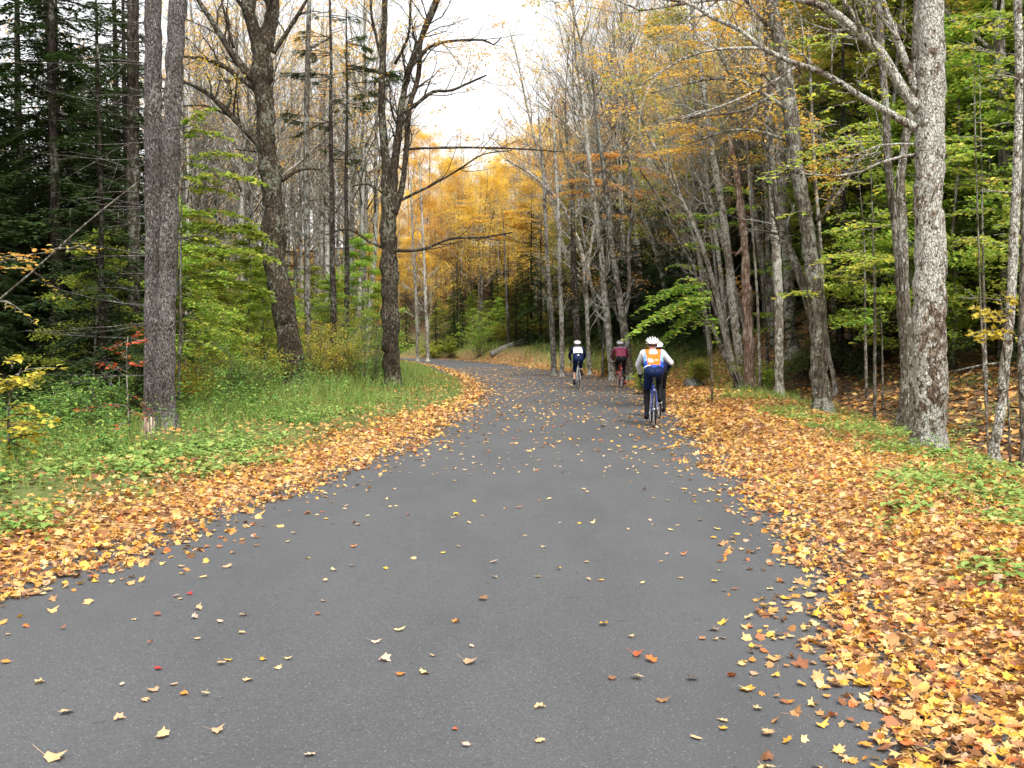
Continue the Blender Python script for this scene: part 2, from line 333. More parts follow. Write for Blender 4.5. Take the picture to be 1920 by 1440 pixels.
ng = N(nt, 'ShaderNodeTexNoise', Scale=9.0, Detail=6.0, Roughness=.7); L(co, ng.inputs['Vector'])
gr_ = ramp(nt, [(.3, (.05, .07, .02)), (.5, (.10, .14, .035)), (.7, (.20, .15, .06))]); L(ng.outputs['Fac'], gr_.inputs[0])
mx2 = N(nt, 'ShaderNodeMixRGB'); L(at2.outputs['Fac'], mx2.inputs[0]); L(mx.outputs[0], mx2.inputs[1]); L(gr_.outputs[0], mx2.inputs[2])
p = N(nt, 'ShaderNodeBsdfPrincipled', Roughness=.9); p.inputs['Specular IOR Level'].default_value = .2; L(mx2.outputs[0], p.inputs['Base Color'])
b = N(nt, 'ShaderNodeBump', Strength=.7, Distance=.03); L(v1.outputs['Distance'], b.inputs['Height']); L(b.outputs[0], p.inputs['Normal']); L(p.outputs[0], out.inputs[0])
ground = mb.build('ground', m); tag(ground, 'leaf strewn forest floor rising to a hillside on the right', kind='structure')
_ff = 1 - .62 * sst(13, 30, GY.ravel()); lit = np.where(gs > 0, 1 - sst(2.6, 4.6, gr), 1 - sst(.9, 1.8, gr / _ff)) * (1 - .7 * sst(70, 110, GY.ravel()))
turf = np.where(gs < 0, sst(.9, 1.9, gr / _ff) * (1 - sst(6, 10, gr)), .0) * .9
turf = np.maximum(turf, np.where((gs > 0) & (GY.ravel() > 40), sst(1.2, 2, gr) * (1 - sst(3.5, 6, gr)), 0) * .8)
for nme, a in (('litter', lit), ('turf', turf)):
    at_ = ground.data.attributes.new(nme, 'FLOAT', 'POINT'); at_.data.foreach_set('value', a.astype(np.float32))

# road
m, nt, out = mat('asphalt'); L = nt.links.new; co = coords(nt, 'Object')
n1 = N(nt, 'ShaderNodeTexNoise', Scale=95.0, Detail=5.0, Roughness=.8); L(co, n1.inputs['Vector'])
n2 = N(nt, 'ShaderNodeTexNoise', Scale=.9, Detail=8.0, Roughness=.68); L(coords(nt, 'Object', (1.3, .45, 1)), n2.inputs['Vector'])
vo = N(nt, 'ShaderNodeTexVoronoi', Scale=120.0); L(co, vo.inputs['Vector'])
sp = N(nt, 'ShaderNodeSeparateColor'); L(vo.outputs['Color'], sp.inputs[0])
r1 = ramp(nt, [(.30, (.036, .037, .040)), (.5, (.064, .066, .070)), (.70, (.112, .115, .12))]); L(n1.outputs['Fac'], r1.inputs[0])
r2 = ramp(nt, [(.30, (.84, .84, .85)), (.5, (1.02, 1.02, 1.02)), (.7, (1.16, 1.16, 1.15))]); L(n2.outputs['Fac'], r2.inputs[0])
ml = N(nt, 'ShaderNodeMixRGB', blend_type='MULTIPLY'); ml.inputs[0].default_value = 1; L(r1.outputs[0], ml.inputs[1]); L(r2.outputs[0], ml.inputs[2])
gt = N(nt, 'ShaderNodeMath', operation='GREATER_THAN'); gt.inputs[1].default_value = .955; L(sp.outputs[0], gt.inputs[0])
ls = N(nt, 'ShaderNodeMath', operation='LESS_THAN'); ls.inputs[1].default_value = .30; L(vo.outputs['Distance'], ls.inputs[0])
mm = N(nt, 'ShaderNodeMath', operation='MULTIPLY'); L(gt.outputs[0], mm.inputs[0]); L(ls.outputs[0], mm.inputs[1])
m2 = N(nt, 'ShaderNodeMixRGB'); L(mm.outputs[0], m2.inputs[0]); L(ml.outputs[0], m2.inputs[1]); m2.inputs[2].default_value = (.27, .27, .265, 1)
p = N(nt, 'ShaderNodeBsdfPrincipled', Roughness=.72); p.inputs['Specular IOR Level'].default_value = .5; L(m2.outputs[0], p.inputs['Base Color'])
b = N(nt, 'ShaderNodeBump', Strength=.35, Distance=.005); L(n1.outputs['Fac'], b.inputs['Height']); L(b.outputs[0], p.inputs['Normal']); L(p.outputs[0], out.inputs[0])
NR = np.stack([CT[:, 1], -CT[:, 0]], -1); mb = MB(); rows = []
lat = np.linspace(-1, 1, 9)
for t in lat:
    xy = CL + NR * ((HW + .45) * t)[:, None]; rows.append(np.column_stack([xy, np.full(len(CL), .004 + .012 * (1 - t * t))]))
V = np.stack(rows, 1).reshape(-1, 3); n_, k_ = len(CL), 9
ii = (np.arange(n_ - 1)[:, None] * k_ + np.arange(k_ - 1)[None, :]).ravel()
mb.add(V, None, np.stack([ii, ii + 1, ii + k_ + 1, ii + k_], -1)); road = mb.build('road', m); tag(road, 'narrow grey asphalt lane curving left into the woods', kind='structure')
def road_z(x, y):
    r, s = road_r(x, y); d = np.linalg.norm(np.stack([np.atleast_1d(x), np.atleast_1d(y)], -1)[:, None, :] - CL[None], axis=2); i = d.argmin(1)
    t = np.clip((r + HW[i]) / (HW[i] + .45), 0, 1); return .004 + .012 * (1 - t * t)

# ------------------------------------------------------------------ fallen leaves: litter banks
rs = np.random.RandomState(7)
def edge_pts(side, n_c):
    """candidates near one edge with density falling with distance"""
    E = RE if side > 0 else LE
    seg = np.linalg.norm(np.diff(E, axis=0), axis=1); s = np.concatenate([[0], np.cumsum(seg)])
    ok = (E[:, 1] > 1.0) & (E[:, 1] < 95) & (np.arange(len(E)) > 20)
    s0, s1 = s[ok].min(), s[ok].max()
    u = rs.uniform(s0, s1, n_c); ex = np.interp(u, s, E[:, 0]); ey = np.interp(u, s, E[:, 1])
    nx_ = np.interp(u, s, NR[:, 0]) * side; ny_ = np.interp(u, s, NR[:, 1]) * side
    return ex, ey, nx_, ny_
def litter(side, n_c, width, fade):
    ex, ey, nx_, ny_ = edge_pts(side, n_c)
    d = np.maximum(ey, 4.); keep = rs.uniform(0, 1, n_c) < (4. / d) ** 1.1; ex, ey, nx_, ny_ = ex[keep], ey[keep], nx_[keep], ny_[keep]; n = len(ex)
    r = rs.uniform(-.75, width, n); wv = .22 * wob(ex * 1.0, ey * 1.0, 1.6) + .10 * wob(ex, ey, 6)
    pr = sst(-.12, .12, r + wv) + .10 * sst(-.75, -.1, r + wv); ff = (1 - .62 * sst(13, 30, ey)) if side < 0 else (1 - .55 * sst(34, 60, ey)); pr = pr * (1 - sst(fade * ff, width * ff, r) * .95)
    k = rs.uniform(0, 1, n) < pr; x = ex[k] + nx_[k] * r[k]; y = ey[k] + ny_[k] * r[k]; return x, y, r[k]
for side, nc, wd, fd in ((1, 540000, 4.0, 1.9), (-1, 300000, 2.3, .75)):
    x, y, r = litter(side, nc, wd, fd); mb = MB()
    zt = np.maximum(H(x, y), np.where(r < .45, road_z(x, y) if len(x) < 1 else .012, -1)); z = zt + .008 + rs.uniform(0, .045, len(x)) * sst(-.1, .3, r)
    near = y < 16; sz = rs.uniform(.040, .088, len(x)) * (1 + np.clip(y - 8, 0, 40) * .018)
    yaw = rs.uniform(0, 6.28, len(x)); tl = np.abs(rs.normal(0, .5, len(x))); td = rs.uniform(0, 6.28, len(x))
    kk = rs.randint(0, 10, len(x)); hash01 = rs.uniform(0, 1, len(x))
    for t in range(10):
        q = near & (kk == t) & (hash01 < .55); scatter(mb, STARS[t], np.column_stack([x, y, z])[q], sz[q] * 1.15, yaw[q], tl[q], td[q])
    q = near & (hash01 >= .55); scatter(mb, LITT, np.column_stack([x, y, z])[q], sz[q] * rs.uniform(.5, 1.05, q.sum()), yaw[q], tl[q] * 1.2, td[q])
    q = ~near; scatter(mb, LITT, np.column_stack([x, y, z])[q], sz[q], yaw[q], tl[q], td[q])
    o = mb.build('leaf_litter', M['litter'], smooth=False)
    tag(o, 'thick bank of tan and golden fallen leaves along the %s edge of the road' % ('right' if side > 0 else 'left'), 'fallen leaves', kind='stuff')
# dull leaves over the slope on the right
n = 52000; Y = 9 + 46 * rs.uniform(0, 1, n) ** 1.3; X = rs.uniform(3, 30, n); r, s = road_r(X, Y); k = (s > 0) & (r > 1.8) & (r < 17) & (X / Y < .62) & (rs.uniform(0, 1, n) < sst(1.8, 4, r)); X, Y = X[k], Y[k]
mb = MB(); n = len(X); scatter(mb, LITT, np.column_stack([X, Y, H(X, Y) + rs.uniform(.01, .04, n)]), rs.uniform(.09, .17, n), rs.uniform(0, 6.3, n), np.abs(rs.normal(0, .4, n)), rs.uniform(0, 6.3, n))
n = 26000; Y = 6 + 40 * rs.uniform(0, 1, n) ** 1.4; X = rs.uniform(-22, -1, n); r, s = road_r(X, Y); k = (s < 0) & (r > .9) & (r < 12) & (X / Y > -.62) & (rs.uniform(0, 1, n) < .35 + .65 * sst(-.2, .5, wob(X, Y, .8))); X, Y = X[k], Y[k]; n = len(X); scatter(mb, LITT, np.column_stack([X, Y, H(X, Y) + rs.uniform(.02, .10, n)]), rs.uniform(.05, .095, n), rs.uniform(0, 6.3, n), np.abs(rs.normal(0, .4, n)), rs.uniform(0, 6.3, n))
tag(mb.build('forest_floor_litter', M['litter_dull'], smooth=False), 'rusty brown dead leaves on the slope behind the right hand trees and under the left trees', 'fallen leaves', kind='stuff')

# ------------------------------------------------------------------ single fallen leaves on the asphalt
LC = {'pale yellow': (.66, .47, .22), 'tan': (.52, .35, .19), 'golden yellow': (.68, .42, .05), 'orange': (.60, .22, .04), 'red': (.52, .06, .03), 'brown': (.26, .12, .06), 'pinkish tan': (.62, .42, .30)}
LM = {k: leaf_mat('fallen_leaf_' + k.replace(' ', '_'), [tuple(c * .85 for c in v), v], .1, .6, objvar=.12) for k, v in LC.items()}
LMesh = {}
def leaf_mesh(t, c):
    if (t, c) not in LMesh:
        mb = MB(); mb.add(STARS[t][0] + np.array((0, 0, .06)), STARS[t][1]); LMesh[(t, c)] = mb.mesh('fallen_leaf', LM[c], False)
    return LMesh[(t, c)]
special = [(1132, 1177, 'golden yellow', .115, 'bright yellow lobed maple leaf alone on the asphalt right of centre'), (1196, 1236, 'red', .10, 'red maple leaf touching a brownish leaf on the asphalt below the yellow one'),
           (1221, 1246, 'orange', .10, 'brownish orange leaf touching the red leaf on the asphalt'), (296, 1261, 'red', .075, 'small red leaf on the asphalt in the left foreground'),
           (853, 1376, 'red', .055, 'tiny red leaf on the asphalt near the bottom middle'), (305, 1390, 'pale yellow', .12, 'large pale curled leaf standing up on the asphalt, bottom left'),
           (100, 1432, 'pale yellow', .12, 'pale leaf cut by the bottom edge, far left of the road'), (1010, 1335, 'pale yellow', .09, 'pale yellow leaf near the bottom centre of the road'),
           (905, 1130, 'brown', .12, 'dark brown curled leaf with a long stalk in mid road'), (748, 1189, 'pale yellow', .10, 'pale curled leaf left of the centre of the foreground road'),
           (720, 1245, 'pinkish tan', .11, 'pinkish curled leaf left of the centre of the foreground road'), (880, 1250, 'tan', .13, 'brown and yellow leaf stretched sideways near the centre foreground'),
           (1440, 1382, 'tan', .08, 'brown leaf with a thick twig like stalk, bottom right of the road'), (1397, 1300, 'pale yellow', .09, 'cream leaf on the asphalt towards the lower right'),
           (1530, 1160, 'golden yellow', .12, 'golden leaf beside a pale one just off the right leaf bank'), (408, 1381, 'tan', .085, 'tan crumpled leaf, bottom left, right of the large pale one'),
           (283, 1213, 'orange', .06, 'small orange leaf on the left foreground asphalt'), (76, 1287, 'pale yellow', .075, 'pale leaf near the left edge of the picture'), (12, 1249, 'orange', .08, 'orange brown leaf at the far left edge of the picture')]
plainpts = [(372, 1148), (413, 1173), (458, 1160), (455, 1193), (365, 1165), (338, 1128), (210, 1096), (380, 1087), (425, 1068), (596, 1158), (607, 1133), (540, 1020), (473, 1012), (370, 1205), (493, 1244), (520, 1260), (467, 1283), (385, 1312),
            (345, 1308), (288, 1303), (325, 1292), (252, 1167), (48, 1180), (15, 1195), (704, 1211), (813, 1237), (797, 1270), (750, 1272), (857, 1173), (627, 1075), (660, 1067), (577, 1052), (663, 1030), (722, 1071), (775, 1053), (765, 970),
            (830, 1042), (860, 1030), (925, 1060), (928, 1088), (1008, 1087), (1048, 1072), (1019, 1030), (1277, 1089), (1204, 1099), (1250, 1042), (1282, 1045), (1358, 1112), (1378, 1109), (1490, 1097), (1483, 1112), (1350, 1075), (1183, 1200), (1148, 1279),
            (1242, 1322), (1357, 1358), (1307, 1392), (1455, 1163), (1508, 1108), (1590, 1128), (1480, 1040), (1410, 1245), (1413, 1270), (1600, 1268), (222, 1357), (583, 1425), (875, 1408), (1012, 1397), (1620, 1405), (1590, 1432), (885, 1219), (610, 1095), (430, 1245), (415, 1252), (540, 1243), (118, 1185)]
items = []
for (px, py, c, s_, lab) in special: g = ground_at(px, py); items.append((g[0], g[1], c, s_, lab, None))
cn = ['pale yellow', 'tan', 'pinkish tan', 'golden yellow', 'orange', 'brown', 'red']; cp = [.42, .20, .10, .12, .09, .06, .01]
for (px, py) in plainpts:
    g = ground_at(px, py); items.append((g[0], g[1], cn[rs.choice(7, p=cp)], rs.uniform(.055, .09), None, 1))
nrand = 0; far = []
for _ in range(13000):
    yy = 4 + 60 * rs.uniform() ** 1.0; xx = rs.uniform(-6, 6); r, s = road_r(xx, yy)
    if r[0] > -.05: continue
    dn = .9 if yy < 8 else (3.4 if yy < 12 else 10); dn *= .55 + .9 * math.exp(r[0] * 1.1) + .35 * wob(np.array([xx]), np.array([yy]), .9)[0]
    if rs.uniform() < dn / 15.5: far.append((xx, yy))
far.sort(key=lambda p: p[1])
for (xx, yy) in far:
    if len(items) < 298: items.append((xx, yy, cn[rs.choice(7, p=cp)], rs.uniform(.05, .095), None, 1))
    else: break
rest = far[298 - len(special) - len(plainpts):]
for (xx, yy, c, s_, lab, g) in items:
    o = link('fallen_leaf', leaf_mesh(rs.randint(10), c)); z = float(road_z(np.array([xx]), np.array([yy]))[0])
    tl = abs(rs.normal(0, .12)); o.location = (xx, yy, z + .003 + .02 * s_ + tl * .03); o.scale = (s_ * rs.uniform(.6, 1.05), s_ * rs.uniform(.8, 1.1), s_ * rs.uniform(.25, .95))
    o.rotation_euler = (tl, rs.normal(0, .1), rs.uniform(0, 6.28))
    pxx = CX + F * xx / yy; wh = 'at the far left' if pxx < 300 else 'left of centre' if pxx < 700 else 'in the middle' if pxx < 1050 else 'right of centre' if pxx < 1350 else 'near the right leaf bank'
    dh = 'foreground' if yy < 5.4 else 'near' if yy < 8 else 'mid distance' if yy < 12 else 'farther'; dz_ = ('flat' if abs(tl) < .09 else 'slightly raised' if abs(tl) < .2 else 'tilted')
    tag(o, lab or '%s %s leaf on the %s asphalt %s' % (dz_, c, dh, wh), 'leaf', group='%s leaves scattered over the road' % c if not lab else 'single leaves on the road')
mb = MB(); fx = np.array([p[0] for p in rest]); fy = np.array([p[1] for p in rest]); n = len(fx)
kk = rs.randint(0, 10, n); Pz = np.column_stack([fx, fy, road_z(fx, fy) + .016])
for t in range(10):
    q = kk == t; scatter(mb, STARS[t], Pz[q], rs.uniform(.08, .13, q.sum()), rs.uniform(0, 6.3, q.sum()), np.abs(rs.normal(0, .15, q.sum())), rs.uniform(0, 6.3, q.sum()))
tag(mb.build('distant_fallen_leaves', M['litter'], smooth=False), 'many small leaves sprinkled over the road around the cyclists', 'fallen leaves', kind='stuff')
mb = MB()   # pine needles and tiny twigs
for _ in range(420):
    yy = 3.2 + 9 * rs.uniform() ** 1.2; xx = rs.uniform(-4, 3); r, s = road_r(xx, yy)
    if r[0] > 0: continue
    z = float(road_z(np.array([xx]), np.array([yy]))[0]) + .004; a = rs.uniform(0, 6.3); l = rs.uniform(.02, .06)
    tube(mb, [(xx, yy, z), (xx + l * math.cos(a), yy + l * math.sin(a), z + .002)], .0011, 3)
tag(mb.build('pine_needles', M['bark_twig']), 'thin brown needles and twigs sprinkled on the near asphalt', 'needles', kind='stuff')

# ------------------------------------------------------------------ trees: growing limbs and twigs
class Tree:
    """collects wood tubes and leaf anchors (point, direction) in coordinates local to the tree's base"""
    def __init__(s, seed): s.rs = np.random.RandomState(seed); s.wood = MB(); s.anc = []; s.adir = []
    def grow(s, p, d, length, r, depth, up=.12, wig=.18, kids=5, ratio=.55, ang=(.5, .95), sides=4, tip=.3, flat=0, leafy=1):
        rs = s.rs; n = max(3, int(3 + depth * 1.2)); P = [np.array(p, float)]; d = nrm(d)
        for i in range(n):
            d = nrm(d + rs.normal(0, wig, 3) * (1, 1, .8) + np.array((0, 0, up))); 
            if flat: d[2] *= (1 - flat)
            P.append(P[-1] + d * length / n)
        rad = np.linspace(r, r * tip if depth > 0 else r * .35, n + 1)
        tube(s.wood, P, rad, sides if depth > 0 else 3, cap=depth > 1)
        P = np.array(P)
        if depth > 0:
            for k in range(kids):
                t = .22 + .78 * (k + rs.uniform(0, .9)) / kids; t = min(t, .98); q = t * n; i = min(int(q), n - 1); pt = P[i] + (P[i + 1] - P[i]) * (q - i)
                T = nrm(P[i + 1] - P[i]); v = rs.normal(0, 1, 3); v[2] *= (.5 - .45 * flat) ; v = nrm(v - T * np.dot(v, T)); a = rs.uniform(*ang)
                s.grow(pt, T * math.cos(a) + v * math.sin(a), length * ratio * (1.15 - .6 * t) * rs.uniform(.75, 1.25), r * (1 - .65 * t) * .55, depth - 1, up * .8, wig * 1.1, max(2, kids - 1), ratio, ang, 3, tip, flat, leafy)
        if depth <= leafy:
            for t in np.linspace(.3, 1, 4 if depth == 0 else 3):
                i = min(int(t * n), n - 1); s.anc.append(P[i] + (P[i + 1] - P[i]) * min(1, t * n - i)); s.adir.append(P[i + 1] - P[i])
        return P
    def leaves(s, mb, tpl, per, spread, size, frac=1.0, tilt=.45, mi=0, zmin=None, vert=.45):
        rs = s.rs; A = np.array(s.anc)
        if zmin is not None: A = A[A[:, 2] > zmin]
        if len(A) == 0: return
        if frac < 1:   # leaves survive in patches, not evenly
            nz = wob(A[:, 0] * 1.1 + A[:, 2], A[:, 1] * 1.1 + .6 * A[:, 2], .9); q = np.quantile(nz, 1 - frac); A = A[nz + rs.normal(0, .12, len(A)) > q]
        P = np.repeat(A, per, 0) + rs.normal(0, 1, (len(A) * per, 3)) * np.array((spread, spread, spread * vert)); n = len(P)
        scatter(mb, tpl, P, rs.uniform(size[0], size[1], n), rs.uniform(0, 6.3, n), np.abs(rs.normal(0, tilt, n)), rs.uniform(0, 6.3, n), mi)
def finish(name, label, cat, T, leafmb, bark, leafmat, loc, group=None, crown='crown'):
    root = thing(name, label, cat, loc, 0, group)
    T.wood.build('trunk', bark, root)
    if leafmb is not None and leafmb.n: leafmb.build(crown, leafmat, root, smooth=False)
    return root
def stem(T, h, r, lean=(0, 0), sides=8, wig=.02, seg=9):
    rs = T.rs; z = np.linspace(-.3, h, seg + 1); x = lean[0] * z + np.cumsum(rs.normal(0, wig, seg + 1)) * h / 10; y = lean[1] * z + np.cumsum(rs.normal(0, wig, seg + 1)) * h / 10
    x -= x[0]; y -= y[0]; rad = r * (1 - .8 * np.clip(z / h, 0, 1) ** 1.1); rad[0] *= 1.35
    P = np.column_stack([x, y, z]); P, rad = smooth_path(P, rad, h / 24); tube(T.wood, P, rad, sides, .05, rs); return P, rad
def along(P, t):
    q = t * (len(P) - 1); i = min(int(q), len(P) - 2); return P[i] + (P[i + 1] - P[i]) * (q - i)
PARK = (0, -400, 0)
protos = {}
def proto(kind, k):
    """one prototype of a kind of forest tree; later ones are copies of its parts"""
    key = (kind, k)
    if key in protos: return protos[key]
    T = Tree(hash_(kind) + 37 * k); rs = T.rs; lm = MB(); bark = M['bark_grey']; lmat = None
    if kind in ('bare', 'gold', 'orange', 'yellowtree'):
        h = 15; dens = kind in ('gold', 'orange')
        P, rad = stem(T, h, rs.uniform(.11, .15), (rs.normal(0, .03), rs.normal(0, .03)), 7, .05)
        b0 = .42 if kind == 'bare' else (.16 if kind == 'gold' else .25); nb = 22 if kind == 'bare' else 24
        for i in range(nb):
            t = b0 + (1 - b0) * (i + rs.uniform(0, .8)) / nb; t = min(t, .97); a = i * 2.4 + rs.uniform(-.4, .4); el = (.35 + .65 * t) if kind == 'bare' else (.15 + .8 * t)
            T.grow(along(P, t), (math.cos(a), math.sin(a), el * 1.3), h * (.31 - .21 * (t - b0) / (1 - b0)) * rs.uniform(.8, 1.2), rad[int(t * (len(rad) - 1))] * .42, 3 if not dens else 2, .10, .16, 6 if dens else 5, .55, (.45, .9))
        if kind == 'bare': T.leaves(lm, DIAM, 1, .12, (.09, .15), .10); lmat = M['orange']; bark = M['bark_pale']
        elif kind == 'gold': T.leaves(lm, DIAM, 8, .36, (.09, .18), .66); lmat = M['gold']
        elif kind == 'orange': T.leaves(lm, DIAM, 5, .26, (.09, .17), .26); lmat = M['orange']; bark = M['bark_pale']
        else: T.leaves(lm, DIAM, 3, .22, (.10, .17), .6); lmat = M['ygreen']
    elif kind == 'pole':        # tall thin forest trunk, high small crown
        h = 15; P, rad = stem(T, h, rs.uniform(.10, .15), (rs.normal(0, .05), rs.normal(0, .03)), 7, .04); bark = M['bark_pale'] if k % 2 else M['bark_grey']
        for i in range(13):
            t = .30 + .68 * i / 13; a = rs.uniform(0, 6.3)
            T.grow(along(P, t), (math.cos(a), math.sin(a), .5), h * .16 * rs.uniform(.5, 1.2), rad[int(t * (len(rad) - 1))] * .33, 2, .08, .2, 4, .5)
        T.leaves(lm, DIAM, 1, .15, (.09, .16), .22); lmat = M['gold'] if k % 2 else M['ygreen']
    elif kind in ('hemlock', 'hemlock_lit'):
        h = 11; P, rad = stem(T, h, .14, (0, 0), 7, .015); bark = M['bark_dark']; nb = 105
        for i in range(nb):
            t = .07 + .92 * min(1, max(0, (i + rs.uniform(-1.5, 1.5)) / nb)); a = i * 2.4 + rs.uniform(-.5, .5); Lb = (2.7 * (1 - t) ** .7 + .25) * rs.uniform(.45, 1.2); p0 = along(P, t)
            dn = rs.uniform(-.20, .35) - .30 * (1 - t); npt = 7; q = np.linspace(0, 1, npt); dirv = np.array((math.cos(a), math.sin(a)))
            B = np.column_stack([p0[0] + dirv[0] * Lb * q, p0[1] + dirv[1] * Lb * q, p0[2] + dn * Lb * q - .16 * Lb * q ** 2 + rs.normal(0, .02, npt)])
            tube(T.wood, B, np.linspace(.022, .005, npt), 3, cap=False)
            needles(lm, B, dirv, Lb, rs)
        lmat = M['needle'] if kind == 'hemlock' else M['needle_lit']; bark = M['bark_dark']
    elif kind == 'beech':       # slender understorey tree, layered flat sprays
        h = 6.5; P, rad = stem(T, h, .05, (rs.normal(0, .05), rs.normal(0, .05)), 6, .05); nb = 26
        for i in range(nb):
            t = .22 + .76 * i / nb; a = i * 2.4 + rs.uniform(-.5, .5)
            T.grow(along(P, t), (math.cos(a), math.sin(a), .25), (2.3 * (1.1 - t)) * rs.uniform(.8, 1.2), .016, 2, .0, .14, 6, .5, (.6, .9), 3, .3, .35)
        T.leaves(lm, OVAL, 3, .16, (.07, .125), .80, .5, vert=.4); lmat = M['green'] if k < 2 else M['ygreen']
    root = finish({'hemlock': 'hemlock_tree', 'hemlock_lit': 'hemlock_tree', 'beech': 'beech_sapling', 'gold': 'golden_maple', 'orange': 'golden_maple', 'yellowtree': 'leafy_tree', 'bare': 'bare_tree', 'pole': 'bare_tree'}.get(kind, 'deciduous_tree'), '', 'tree', T, lm, bark, lmat, PARK)
    root['used'] = 0; protos[key] = root; return root
def hash_(s): return sum((i + 1) * ord(c) for i, c in enumerate(s)) % 9973
def needles(lm, B, dirv, Lb, rs):
    """flat drooping needle sprays to both sides of a conifer branch"""
    n = int(30 * Lb) + 8; q = rs.uniform(.12, 1, n); idx = q * (len(B) - 1); i0 = np.minimum(idx.astype(int), len(B) - 2); c = B[i0] + (B[i0 + 1] - B[i0]) * (idx - i0)[:, None]
    side = rs.choice([-1, 1], n); perp = np.array((-dirv[1], dirv[0])); ln = (.14 + .40 * (1 - q)) * Lb * .42 * rs.uniform(.6, 1.2, n) + .08
    fw = rs.uniform(.5, 1.0, n)[:, None]; d = np.column_stack([dirv[None, :] * fw + perp[None, :] * side[:, None], np.zeros(n)]); d /= np.linalg.norm(d, axis=1)[:, None]
    up = np.array((0, 0, 1.))[None, :]; wv = np.cross(d, up)
    zj = rs.uniform(-.06, .26, n) * (.4 + .3 * Lb)
    for m_ in range(5):   # five ragged slivers along every side twig
        f0 = m_ / 5.0; s0 = c + d * (ln * f0)[:, None]; s0[:, 2] -= (ln * f0) ** 2 * .5 + zj * f0
        off = rs.uniform(-1, 1, n)[:, None] * .035; a = s0 + wv * off; L2 = ln * .34 * rs.uniform(.8, 1.3, n); ang = rs.uniform(-.9, .9, n)
        dd = d * np.cos(ang)[:, None] + wv * np.sin(ang)[:, None]; e = a + dd * L2[:, None]; e[:, 2] -= L2 * rs.uniform(.0, .35, n)
        ww = np.cross(dd, up); hw = rs.uniform(.012, .028, n)[:, None] * (1 + .35 * Lb)
        mid = (a + e) / 2; V = np.stack([a, mid + ww * hw + up * rs.normal(0, .008, n)[:, None], e, mid - ww * hw], 1).reshape(-1, 3)
        F_ = np.arange(n)[:, None] * 4 + np.array([[0, 1, 2, 3]]); lm.add(V, None, F_)
def plant(kind, k, x, y, sc, rz, label, group, sz=None):
    p = proto(kind, k); z = Hs(x, y) - .05
    s3 = (sc, sc, sc * (sz or 1))
    if p['used'] == 0:
        p['used'] = 1; p.location = (x, y, z); p.rotation_euler = (0, 0, rz); p.scale = s3; p['label'] = label; p['group'] = group; return p
    return copy_tree(p, (x, y, z), rz, s3, label, group)


# ------------------------------------------------------------------ cyclists
def K(n, c, r=.5, m=0, v=0, coat=0):
    if n not in M: M[n] = plain(n, c, r, m, v, 60, coat)
    return M[n]
K('skin', (.55, .32, .22), .55); K('tyre', (.018, .018, .02), .8); K('steel', (.45, .46, .48), .3, .9); K('black_plastic', (.02, .02, .022), .5); K('white_paint', (.75, .75, .75), .35); K('silver', (.6, .6, .62), .35, .6)
def circ(c, r, n=40):
    a = np.linspace(0, 2 * math.pi, n + 1); return np.column_stack([np.full(n + 1, c[0]), c[1] + r * np.cos(a), c[2] + r * np.sin(a)])
def wheel(root, y, x0=0.0):
    mb = MB(); tube(mb, circ((0, y, .34), .322), .0135, 8, cap=False); t = mb.build('tyre', M['tyre'])
    mb = MB(); tube(mb, circ((0, y, .34), .303), .009, 6, cap=False); r = mb.build('rim', M['silver'])
    mb = MB(); tube(mb, [(-.05, y, .34), (-.03, y, .34), (.03, y, .34), (.05, y, .34)], [.010, .022, .022, .010], 10); w_ = mb.build('wheel', M['steel'], root)
    mb = MB()
    for i in range(24):
        a = i * math.pi / 12; tube(mb, [((-1) ** i * .025, y + .02 * math.cos(a + .4), .34 + .02 * math.sin(a + .4)), (0, y + .3 * math.cos(a), .34 + .3 * math.sin(a))], .0013, 3, cap=False)
    sp_ = mb.build('spokes', M['steel'])
    for o in (t, r, sp_): o.parent = w_
